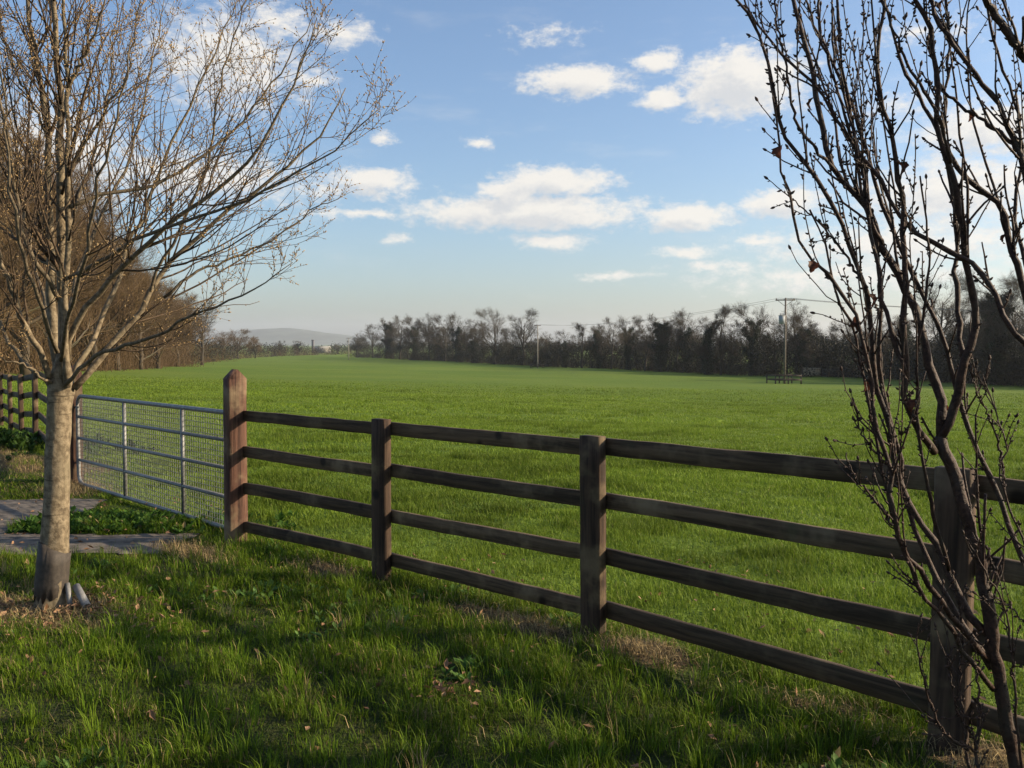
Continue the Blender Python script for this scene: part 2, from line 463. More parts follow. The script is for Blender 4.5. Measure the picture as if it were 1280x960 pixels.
def axis(lo, hi, fine, far):
    a = list(np.arange(lo, hi + 1e-6, fine)); st = fine
    while a[-1] < far: st *= 1.13; a.append(a[-1] + st)
    st = fine
    while a[0] > -far: st *= 1.13; a.insert(0, a[0] - st)
    return np.array(a)
gx_ = axis(-11, 6, 0.10, 5000.0); gy_ = axis(1.5, 17, 0.10, 5000.0)
GX, GY = np.meshgrid(gx_, gy_)
GV = np.stack([GX, GY, gz(GX, GY)], -1).reshape(-1, 3)
ny, nx = GX.shape
ii = np.arange(ny * nx).reshape(ny, nx)
GF = np.stack([ii[:-1, :-1], ii[:-1, 1:], ii[1:, 1:], ii[1:, :-1]], -1).reshape(-1, 4)
fs = fside(GV[:, 0], GV[:, 1])
verge = 1 / (1 + np.exp(fs * 6))
gme = np_mesh('ground', GV, [GF], True, {'soil': bare(GV[:, 0], GV[:, 1]), 'verge': verge})
m, bb, p, o = new_mat('ground')
pos = bb.n('ShaderNodeNewGeometry').outputs['Position']
soil = bb.n('ShaderNodeAttribute', attribute_name='soil').outputs['Fac']
vg = bb.n('ShaderNodeAttribute', attribute_name='verge').outputs['Fac']
n0 = bb.noise(pos, 0.035, 4, 0.5); n1 = bb.noise(bb.vm('MULTIPLY', pos, (0.5, 1.3, 1)), 0.6, 6, 0.6); n2 = bb.noise(pos, 9, 4, 0.7)
fld = bb.mix(bb.mr(n0, 0.35, 0.65), (0.106, 0.166, 0.022, 1), (0.136, 0.188, 0.028, 1))
fld = bb.mix(bb.m('MULTIPLY', bb.mr(n1, 0.50, 0.74), 0.55), fld, (0.055, 0.100, 0.018, 1))
fld = bb.mix(bb.m('MULTIPLY', bb.mr(n2, 0.45, 0.75), 0.6), fld, (0.06, 0.108, 0.019, 1))
thatch = bb.mix(bb.mr(n2, 0.35, 0.65), (0.016, 0.024, 0.007, 1), (0.034, 0.034, 0.014, 1))
c = bb.mix(bb.m('MULTIPLY', vg, 0.9), fld, thatch)
n3 = bb.noise(pos, 26, 5, 0.7)
sc_ = bb.mix(bb.mr(n3, 0.35, 0.65), (0.052, 0.036, 0.021, 1), (0.150, 0.108, 0.058, 1))
c = bb.mix(bb.mr(soil, 0.25, 0.6), c, sc_)
bb.put(p.inputs['Base Color'], c)
p.inputs['Roughness'].default_value = 0.95; p.inputs['Specular IOR Level'].default_value = 0.1
n4 = bb.noise(pos, 5.0, 5, 0.7)
bump(bb, p, bb.m('ADD', n4, bb.m('MULTIPLY', n1, 1.6)), 0.9, 0.16)
M_ground = m
setp(link('ground', gme, M_ground), kind='structure')

# worn concrete in front of the gate, in one piece: two tracks joined at the left
xs = np.arange(-14, -2.6, 0.04); ys = np.arange(7.3, 10.6, 0.04)
X, Y = np.meshgrid(xs, ys); Z = gz(X, Y) + 0.010 + (vnoise(X, Y, 6.0) - .5) * .01
cxm = (X[:-1, :-1] + X[1:, 1:]) / 2; cym = (Y[:-1, :-1] + Y[1:, 1:]) / 2
keep = inpath(cxm, cym)
ii = np.arange(X.size).reshape(X.shape)
F = np.stack([ii[:-1, :-1], ii[:-1, 1:], ii[1:, 1:], ii[1:, :-1]], -1)[keep]
used = np.unique(F); remap = np.zeros(X.size, int); remap[used] = np.arange(len(used))
setp(link('path', np_mesh('path', np.stack([X, Y, Z], -1).reshape(-1, 3)[used], [remap[F]], True), M_pathm), kind='structure')

# far hills
def ridge(name, pts, Y, depth):
    xs = []; 
    P = np.array([at(px, py, Y) for px, py in pts])
    K = 120
    P = catmull(P, K)
    rows = []
    for j, (dy, f) in enumerate([(-depth, 0.0), (-depth * .6, .35), (-depth * .3, .72), (0, 1.0), (depth * .5, .6), (depth, 0.0)]):
        z = -6 + (P[:, 2] + 6) * f + (vnoise(P[:, 0], P[:, 1] + dy, 0.012) - 0.5) * 5 * (f > 0)
        rows.append(np.stack([P[:, 0], P[:, 1] + dy, z], -1))
    V = np.concatenate(rows); ii = np.arange(len(rows) * K).reshape(len(rows), K)
    F = np.stack([ii[:-1, :-1], ii[:-1, 1:], ii[1:, 1:], ii[1:, :-1]], -1).reshape(-1, 4)
    setp(link(name, np_mesh(name, V, [F], True), M_hill), kind='structure')
ridge('hills', [(150, 428), (230, 422), (290, 414), (330, 410.5), (360, 410), (385, 412.5), (410, 416.5), (440, 419.5), (480, 424), (560, 427), (700, 428)], 4600, 500)

# ------------------------------------------------------------------ timber pieces
def board(name, L, h, t, seg=14, warp=0.006, upright=False, rg=rng, peak=0.0, taper=0.0):
    """a board along local x (or local z if upright), centred in its cross-section; cross-section h by t with softened edges"""
    c = 0.1 * min(h, t)
    prof = np.array([[-t / 2 + c, -h / 2], [t / 2 - c, -h / 2], [t / 2, -h / 2 + c], [t / 2, h / 2 - c], [t / 2 - c, h / 2], [-t / 2 + c, h / 2], [-t / 2, h / 2 - c], [-t / 2, -h / 2 + c]])
    xs = np.linspace(0, L, seg + 1)
    wy = np.cumsum(rg.normal(size=seg + 1)) * warp * .25; wz = np.cumsum(rg.normal(size=seg + 1)) * warp * .25
    wy -= np.linspace(wy[0], wy[-1], seg + 1); wz -= np.linspace(wz[0], wz[-1], seg + 1)
    V = []
    for k, x in enumerate(xs):
        pr = prof * (1 + rg.normal(size=(8, 1)) * 0.012)
        for a, b_ in pr: V.append((x, a + wy[k], b_ + wz[k]))
    V = np.array(V)
    if upright:
        V = np.stack([V[:, 1], V[:, 2], V[:, 0]], -1)       # t along x, h along y, length along z
    n = 8; F = []
    for k in range(seg):
        for j in range(n): F.append((k * n + j, k * n + (j + 1) % n, (k + 1) * n + (j + 1) % n, (k + 1) * n + j))
    A = Acc()
    A.add(V, [F, [list(range(n - 1, -1, -1)), [seg * n + j for j in range(n)]]])
    if peak:                                                # gable top: ridge along local x
        zt = L; hx, hy = t / 2, h / 2
        PV = np.array([[-hx, -hy, zt - .002], [hx, -hy, zt - .002], [hx, hy, zt - .002], [-hx, hy, zt - .002], [-hx, 0, zt + peak], [hx, 0, zt + peak]]) + np.array([wy[-1], wz[-1], 0])
        A.add(PV, [[[0, 1, 5, 4], [2, 3, 4, 5]], [[1, 2, 5], [3, 0, 4]]])
    me = A.mesh(name)
    a = me.attributes.new('upright', 'FLOAT', 'POINT'); a.data.foreach_set('value', np.full(len(me.vertices), 1.0 if upright else 0.0, np.float32))
    return me

RAIL_Z = [1.127, 0.803, 0.475, 0.148]
def line_fence(root, posts, mats, post_sz=(.075, .15), H=1.2, rail_h=.097, rail_t=.038, zs=RAIL_Z, first_post=True, last_post=True, start=None, end=None, jig=.008):
    """posts: xy list, at the middle of each post; rails run behind the posts on the field side"""
    posts = [np.array(q, float) for q in posts]
    org = np.array(root.location)
    allp = ([np.array(start)] if start is not None else []) + posts + ([np.array(end)] if end is not None else [])
    for k, q in enumerate(posts):
        a = allp[max(0, k - 1)]; c = allp[min(len(allp) - 1, k + 1)]
        ang = math.atan2(*(c - a)[::-1])
        o = link('post', board('post', H + .25, post_sz[0], post_sz[1], 8, .004, True), mats[0], root)
        o.location = (q[0] - org[0], q[1] - org[1], gz(q[0], q[1]) - .25 - org[2])
        # long side (h, local y) across the fence, thickness along it
        o.rotation_euler = (rng.normal() * .008, rng.normal() * .008, ang)
    for a, c in zip(allp[:-1], allp[1:]):
        d = c - a; L = np.linalg.norm(d); d /= L; nrml = np.array([-d[1], d[0]])
        if nrml @ FN < 0: nrml = -nrml
        off = nrml * (post_sz[0] / 2 + rail_t / 2 + .001)
        for z in zs:
            za = gz(*a) + z + rng.normal() * jig; zc = gz(*c) + z + rng.normal() * jig
            A = np.array([*(a + off), za]); B = np.array([*(c + off), zc])
            e = B - A; LL = np.linalg.norm(e)
            o = link('rail', board('rail', LL - .006, rail_h * (1 + rng.normal() * .03), rail_t, 16, .006), mats[1], root)
            o.location = tuple(A - org + e / LL * .003)
            o.rotation_euler = (0, -math.asin(e[2] / LL), math.atan2(e[1], e[0]))
# near fence: the rails run past the posts' inner halves, posts stand in front (viewer's side)
P1 = np.array([-2.463, 8.178]); P2 = np.array([-0.98, 6.865]); P3 = np.array([0.487, 5.485]); P4 = np.array([1.86, 3.875]); P5 = np.array([3.2, 2.28]); P6 = np.array([4.5, .75])
fence = empty('post_and_rail_fence', (P2[0], P2[1], 0), 'dark weathered four-rail timber fence running from the tall peaked post towards the bare shrub', 'fence')
line_fence(fence, [P2, P3, P4, P5, P6], (M_post, M_rail), post_sz=(.075, .15), start=P1 + np.array([.04, -.04]))

def gate_post(pt, H, label, ang):
    o = setp(link('gate_post', board('gate_post', H + .3, .175, .12, 10, .004, True, peak=.085), M_gatepost), label, 'gate post')
    o.location = (pt[0], pt[1], float(gz(*pt)) - .3); o.rotation_euler = (0.0, .010, ang)
    return o
g_ang = math.atan2(-3.25, 2.72)
gate_post(P1, 1.46, 'tall reddish gate post with a peaked top where the dark rail fence starts', math.atan2(-1.36, 1.46) - .06)
gate_post((-5.40, 11.36), 1.36, 'reddish brown gate post behind the pale tree trunk carrying the wire gate', g_ang)

# the left fence beyond the gate
fdir = np.array([-.55, .835])
lp = [np.array([-5.40, 11.36]) + fdir * (2.05 * k) for k in range(1, 9)]
lf = empty('post_and_rail_fence', (lp[0][0], lp[0][1], float(gz(*lp[0]))), 'dark timber rail fence running away behind the pale trunk, beyond the gate', 'fence')
line_fence(lf, lp, (M_post, M_rail), H=1.14, zs=[1.06, .75, .43, .14], start=np.array([-5.45, 11.45]))

# ------------------------------------------------------------------ galvanised field gate
GA = np.array([-5.31, 11.27, 0]); GB = np.array([-2.455, 8.31, 0])
gdir = nrm((GB - GA)); GL = float(np.linalg.norm(GB - GA))
gate = empty('field_gate', (GA[0], GA[1], 0.0), 'grey galvanised tubular field gate filled with wire mesh, standing shut', 'gate', None, math.atan2(gdir[1], gdir[0]))
def rounded_frame(L, z0, z1, r, k=6):
    pts = []
    for cx_, cz, a0 in ((L - r, z1 - r, 90), (r, z1 - r, 180), (r, z0 + r, 270), (L - r, z0 + r, 360)):
        pass
    seq = [(r, z0 + r, 270, 180), (r, z1 - r, 180, 90), (L - r, z1 - r, 90, 0), (L - r, z0 + r, 0, -90)]
    for cx_, cz, a, e in seq:
        for t in np.linspace(0, 1, k): 
            th = R(a + (e - a) * t); pts.append((cx_ + r * math.cos(th), 0, cz + r * math.sin(th)))
    pts.append(pts[0])
    return np.array(pts)
Z0, Z1 = .045, 1.12
fr = rounded_frame(GL, Z0, Z1, .13)
V_, F_ = tubes(fr, np.full(len(fr), .023), 8, False)
link('frame', np_mesh('frame', V_, F_, True), M_galv, gate)
for z in (.335, .605, .865):
    link('rail', Acc().tubes(np.array([[0.01, 0, z], [GL - .01, 0, z]]), np.array([.019, .019]), 8).mesh('rail', False), M_galv, gate)
for t in (.352, .711):
    A = Acc().tubes(np.array([[GL * t, 0, Z0], [GL * t, 0, Z1]]), np.array([.021, .021]), 8)
    link('upright', A.mesh('upright'), M_galv, gate)
A = Acc()
for x in np.arange(.05, GL - .02, .05):
    A.tubes(np.array([[x, .022, Z0], [x, .022, Z1]]), np.full(2, .0030), 4, False)
for z in np.arange(Z0 + .05, Z1, .05):
    A.tubes(np.array([[.01, .026, z], [GL - .01, .026, z]]), np.full(2, .0030), 4, False)
link('wire_mesh', A.mesh('wire_mesh'), M_wire, gate)
for z in (.30, .98):
    A = Acc().tubes(np.array([[-.09, 0, z], [.03, 0, z]]), np.full(2, .012), 6).tubes(np.array([[-.02, 0, z - .05], [-.02, 0, z + .05]]), np.full(2, .014), 6)
    link('hinge', A.mesh('hinge'), M_galv, gate)
A = Acc().box((GL + .02, .0, .80), (.14, .02, .03)).tubes(np.array([[GL - .03, -.03, .80], [GL - .03, -.03, .90]]), np.full(2, .008), 6)
link('latch', A.mesh('latch'), M_galv, gate)

# ------------------------------------------------------------------ pale young tree by the gate
rt = np.random.default_rng(11)
tb = np.array([*TREE, float(gz(*TREE))])
tree = empty('young_tree', tb, 'pale smooth-barked young tree with spreading bare branches full of tan buds beside the gate', 'tree')
TO = tb
def loc(P): return np.asarray(P) - TO
def trunk_mesh(P, Rr, S=20, lump=.09, rg=rt):
    al = np.concatenate([[0], np.cumsum(np.linalg.norm(np.diff(np.array(P), axis=0), axis=1))]); al /= al[-1]
    P = catmull(P, 48); Rr = np.interp(np.linspace(0, 1, 48), al, Rr)
    V, F = tubes(P, Rr, S, True)
    th = np.arange(S) / S * 2 * PI
    n = len(P)
    k = np.repeat(np.arange(n), S); a = np.tile(th, n)
    flare = np.clip(1 - k / 7, 0, 1)
    f = 1 + flare * .12 * np.cos(a * 4 + 1.1) + lump * (vnoise(a * 2.0, k * .22, 1.0) - .5) * 2
    C = P[k]
    return np_mesh('trunk', C + (V - C) * f[:, None], F, True)
tp = [at(63, 772, 6.03), at(64, 735, 6.03), at(68, 690, 6.03), at(71, 620, 6.03), at(72, 560, 6.03), at(74, 510, 6.03), at(76, 488, 6.03), at(77, 470, 6.03), at(78, 440, 6.02)]
tp[0][2] = tb[2] - .06
link('trunk', trunk_mesh(loc(tp), [.106, .092, .086, .078, .073, .075, .086, .072, .028]), M_beech_bark, tree)
# main limbs traced as 3-D paths (px, py, distance)
def limb3(pts): return np.array([at(px, py, Y) for px, py, Y in pts])
LIMBS = [
 ([(74, 482, 6.03), (68, 430, 6.06), (64, 370, 6.1), (62, 300, 6.12), (63, 250, 6.14), (62, 178, 6.15), (53, 125, 6.17), (46, 75, 6.2), (36, 10, 6.2), (22, -110, 6.3)], .040, .010),
 ([(79, 482, 6.0), (79, 400, 5.98), (76, 320, 5.97), (75, 250, 5.95), (75, 150, 5.95), (72, 80, 5.95), (68, 0, 5.93), (66, -170, 5.9)], .043, .011),
 ([(84, 484, 5.97), (81, 400, 5.92), (84, 300, 5.9), (86, 230, 5.88), (84, 120, 5.85), (82, 60, 5.85), (80, 0, 5.84), (84, -140, 5.8)], .028, .008),
 ([(92, 486, 6.03), (125, 447, 6.10), (165, 402, 6.2), (188, 368, 6.25), (215, 328, 6.3), (255, 290, 6.35), (300, 252, 6.4), (345, 220, 6.45), (400, 170, 6.5), (432, 110, 6.5)], .031, .005),
 ([(82, 480, 5.95), (112, 449, 5.8), (150, 433, 5.65), (200, 415, 5.5), (235, 397, 5.4), (270, 382, 5.35), (300, 370, 5.3), (330, 355, 5.25), (366, 328, 5.2)], .020, .003),
 ([(88, 480, 6.1), (105, 440, 6.25), (125, 405, 6.4), (140, 365, 6.5), (150, 335, 6.6), (166, 290, 6.65), (182, 260, 6.7), (192, 235, 6.75), (212, 180, 6.8), (240, 130, 6.85), (270, 60, 6.9), (298, -10, 6.9)], .026, .004),
 ([(85, 450, 6.0), (92, 410, 5.95), (110, 382, 5.9), (130, 360, 5.85), (146, 340, 5.8), (178, 310, 5.7), (215, 278, 5.65), (270, 238, 5.6), (320, 188, 5.5), (360, 120, 5.45), (396, 22, 5.4)], .029, .004),
 ([(185, 374, 6.25), (202, 330, 6.2), (225, 290, 6.15), (245, 240, 6.1), (256, 215, 6.1), (263, 180, 6.05), (271, 130, 6.0), (290, 60, 5.95), (312, -10, 5.9)], .014, .004),
 ([(84, 348, 5.92), (120, 331, 5.75), (160, 306, 5.6), (215, 281, 5.5), (265, 265, 5.4), (310, 250, 5.35), (360, 222, 5.3), (420, 186, 5.25), (476, 134, 5.2)], .019, .003),
 ([(88, 258, 5.88), (140, 241, 6.0), (200, 228, 6.1), (258, 192, 6.2), (330, 120, 6.3), (370, 60, 6.35), (397, 10, 6.4)], .018, .003),
 ([(205, 372, 6.3), (240, 345, 6.35), (270, 330, 6.4), (300, 318, 6.45), (340, 300, 6.5), (390, 262, 6.55), (432, 242, 6.6)], .013, .003),
 ([(64, 482, 6.0), (50, 440, 5.9), (40, 422, 5.85), (25, 388, 5.8), (10, 350, 5.75), (-4, 315, 5.7), (-25, 250, 5.65), (-50, 140, 5.6)], .026, .006),
 ([(76, 378, 6.0), (60, 350, 5.85), (40, 325, 5.7), (30, 290, 5.65), (20, 240, 5.6), (10, 170, 5.5), (-8, 80, 5.45), (-20, -20, 5.4)], .020, .005),
 ([(78, 342, 6.0), (40, 315, 6.2), (0, 276, 6.35), (-45, 230, 6.5)], .009, .003),
 ([(64, 480, 5.98), (40, 463, 5.8), (15, 452, 5.7), (-25, 446, 5.6)], .012, .004),
 ([(62, 482, 6.08), (20, 440, 6.25), (0, 400, 6.35), (-25, 350, 6.45), (-70, 240, 6.6)], .020, .005),
 ([(63, 290, 6.12), (45, 252, 6.3), (22, 222, 6.5), (-5, 190, 6.7), (-50, 100, 6.9)], .014, .004),
 ([(84, 112, 5.86), (105, 70, 5.75), (125, 20, 5.65), (138, -50, 5.6)], .012, .004),
 ([(80, 300, 5.98), (100, 240, 6.15), (118, 190, 6.3), (134, 120, 6.4), (141, 60, 6.5), (148, -20, 6.5)], .016, .004),
 ([(76, 240, 5.95), (100, 190, 5.8), (130, 140, 5.65), (160, 85, 5.55), (178, -10, 5.45)], .014, .004),
 ([(78, 420, 6.1), (95, 360, 6.4), (118, 290, 6.7), (160, 200, 7.0), (185, 100, 7.2), (205, 0, 7.3)], .022, .004),
 ([(76, 450, 5.95), (85, 400, 5.6), (105, 330, 5.25), (120, 240, 5.0), (150, 130, 4.8), (165, 40, 4.75)], .020, .004),
 ([(70, 430, 6.1), (55, 370, 6.4), (35, 290, 6.7), (20, 190, 6.95), (0, 80, 7.1)], .020, .004),
 ([(72, 440, 5.9), (55, 390, 5.5), (30, 320, 5.2), (15, 240, 5.0), (5, 140, 4.9), (-5, 40, 4.85)], .018, .004),
 ([(63, 180, 6.15), (40, 130, 6.0), (15, 80, 5.9), (-10, 10, 5.8)], .012, .004),
 ([(75, 140, 5.95), (95, 90, 6.1), (112, 40, 6.25), (122, -30, 6.35)], .012, .004),
]
KL = 22
LP = np.array([catmull(limb3(l[0]), KL) for l in LIMBS])
LP[:, 1:-1] += rt.normal(size=(len(LP), KL - 2, 3)) * .008
LR = .65 * np.array([l[1] * (1 - np.linspace(0, 1, KL)) ** .85 + l[2] for l in LIMBS])
ll = plen(LP)
# laterals per limb, then twigs and buds; each limb is a part with its own twigs and buds
def buds(rg, P, n_per, size=(.019, .0036), spread=.55, tmin=.12):
    N, K, _ = P.shape
    idx = np.repeat(np.arange(N), n_per); t = rg.uniform(tmin, 1.0, len(idx))
    t[::n_per] = 1.0
    f = t * (K - 1); i = np.clip(f.astype(int), 0, K - 2); w = (f - i)[:, None]
    p0 = P[idx, i] * (1 - w) + P[idx, i + 1] * w
    tan = nrm(P[idx, i + 1] - P[idx, i])
    d = nrm(tan + rg.normal(size=tan.shape) * spread * (t < .999)[:, None])
    a = nrm(np.cross(d, rg.normal(size=d.shape))); c = np.cross(d, a)
    L = (size[0] * rg.uniform(.6, 1.3, len(idx)))[:, None]; W_ = (size[1] * rg.uniform(.8, 1.3, len(idx)))[:, None]
    m_ = p0 + d * L * .42
    V = np.stack([p0, m_ + a * W_, m_ + c * W_, m_ - a * W_, m_ - c * W_, p0 + d * L], 1).reshape(-1, 3)
    o_ = (np.arange(len(idx)) * 6)[:, None]
    F = np.concatenate([o_ + np.array([[0, 2, 1]]), o_ + np.array([[0, 3, 2]]), o_ + np.array([[0, 4, 3]]), o_ + np.array([[0, 1, 4]]),
                        o_ + np.array([[5, 1, 2]]), o_ + np.array([[5, 2, 3]]), o_ + np.array([[5, 3, 4]]), o_ + np.array([[5, 4, 1]])])
    return V, [F]
for k in range(len(LP)):
    n1_ = int(5 + ll[k] * 5.0)
    t = np.sort(rt.uniform(.20, .98, n1_))
    idx = np.full(n1_, k)
    Ls = (0.95 * (1 - t) + .30) * ll[k] * (.22 if k == 4 else .36) * rt.uniform(.6, 1.3, n1_)
    C1, R1 = spawn(rt, LP, LR, idx, t, rt.uniform(.45, .85, n1_), Ls, 9, up=.055, noise=.10, rratio=.42, tip=.35, rmin=.0019, bias=(0.25, 0, .75))
    need = np.maximum(.28 * plen(C1) - (C1[:, -1, 2] - C1[:, 0, 2]), 0); C1[:, :, 2] += need[:, None] * np.linspace(0, 1, 9) ** 1.4
    n2_ = int(n1_ * 4.4)
    i2 = rt.integers(0, n1_, n2_); t2 = rt.uniform(.15, .98, n2_)
    C2, R2 = spawn(rt, C1, R1, i2, t2, rt.uniform(.45, .95, n2_), (plen(C1)[i2] * (.62 - .35 * t2)) * rt.uniform(.5, 1.2, n2_) + .05, 6, up=.03, noise=.14, rratio=.6, tip=.5, rmin=.0013, bias=(0, 0, .45))
    need = np.maximum(.10 * plen(C2) - (C2[:, -1, 2] - C2[:, 0, 2]), 0); C2[:, :, 2] += need[:, None] * np.linspace(0, 1, 6) ** 1.4
    n3_ = int(n2_ * .8)
    i3 = rt.integers(0, n2_, n3_); t3 = rt.uniform(.2, .95, n3_)
    C3, R3 = spawn(rt, C2, R2, i3, t3, rt.uniform(.5, 1.0, n3_), rt.uniform(.04, .13, n3_), 4, up=.02, noise=.15, rratio=.75, tip=.6, rmin=.0011)
    A = Acc().tubes(loc(LP[k:k + 1]), LR[k:k + 1], 7); nf1 = sum(len(f) for f in A.F)
    A.tubes(loc(C1), R1, 5).tubes(loc(C2), R2, 4, False).tubes(loc(C3), R3, 3, False); nf2 = sum(len(f) for f in A.F)
    A.add(*buds(rt, loc(C1), 6)); A.add(*buds(rt, loc(C2), 5)); A.add(*buds(rt, loc(C3), 3)); nf3 = sum(len(f) for f in A.F)
    me = A.mesh('branch', True)
    for m_ in (M_beech_bark if LIMBS[k][1] > .024 else M_limb_bark, M_twig_bark, M_bud): me.materials.append(m_)
    mi = np.zeros(nf3, np.int32); mi[nf1:nf2] = 1; mi[nf2:] = 2
    if len(me.polygons) == nf3: me.polygons.foreach_set('material_index', mi)
    else: print('face count differs', len(me.polygons), nf3)
    link('branch', me, None, tree)
# split remains of a tree guard; dark colour and slanted top imitate trunk shade
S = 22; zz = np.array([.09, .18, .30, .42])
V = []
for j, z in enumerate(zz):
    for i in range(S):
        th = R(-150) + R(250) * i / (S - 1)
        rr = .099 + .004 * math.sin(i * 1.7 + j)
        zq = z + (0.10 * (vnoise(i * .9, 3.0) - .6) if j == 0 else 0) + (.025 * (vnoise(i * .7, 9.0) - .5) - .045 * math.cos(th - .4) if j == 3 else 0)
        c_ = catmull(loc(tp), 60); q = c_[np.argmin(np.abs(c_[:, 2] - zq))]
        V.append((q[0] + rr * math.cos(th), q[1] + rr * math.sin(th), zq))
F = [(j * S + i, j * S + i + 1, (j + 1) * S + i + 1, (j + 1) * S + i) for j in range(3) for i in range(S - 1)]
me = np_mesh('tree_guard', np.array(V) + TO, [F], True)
o = setp(link('tree_guard', me, M_shade_sleeve), 'torn plastic sleeve round the foot of the pale tree, darkened to imitate shade there', 'tree guard')
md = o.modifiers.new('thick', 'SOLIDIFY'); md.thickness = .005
def pipe(a, b_, r, wall=.004, S=18):
    a, b_ = np.array(a, float), np.array(b_, float)
    prof = [(0, r), (1, r), (1, r - wall), (0, r - wall)]
    A = np.array([a + (b_ - a) * t for t, _ in prof]); 
    d = nrm(b_ - a); u = nrm(np.cross(d, [0, 0, 1.0])); w = np.cross(d, u)
    th = np.arange(S) / S * 2 * PI
    V = np.concatenate([A[k] + prof[k][1] * (np.cos(th)[:, None] * u + np.sin(th)[:, None] * w) for k in range(4)])
    ii = np.arange(4 * S).reshape(4, S); nx_ = np.roll(ii, -1, 0)
    F = np.stack([ii, np.roll(ii, -1, 1), np.roll(nx_, -1, 1), nx_], -1).reshape(-1, 4)
    return np_mesh('plastic_tube', V, [F], True)
pa = at(109, 757, 5.93); pb = at(95, 728, 6.05)
pa[2] = gz(pa[0], pa[1]) + .035; pb[2] = gz(pb[0], pb[1]) + .14
setp(link('plastic_tube', pipe(pa, pb, .026), M_plastic), 'short grey open plastic tube leaning in the dead leaves right beside the pale trunk', 'tube')
pa = at(88, 757, 5.96); pb = at(84, 722, 6.02); pa[2] = gz(pa[0], pa[1]) + .03; pb[2] = gz(pb[0], pb[1]) + .17
setp(link('plastic_tube', pipe(pa, pb, .016), M_plastic), 'thin grey plastic tube standing between the pale trunk and the wider tube', 'tube')

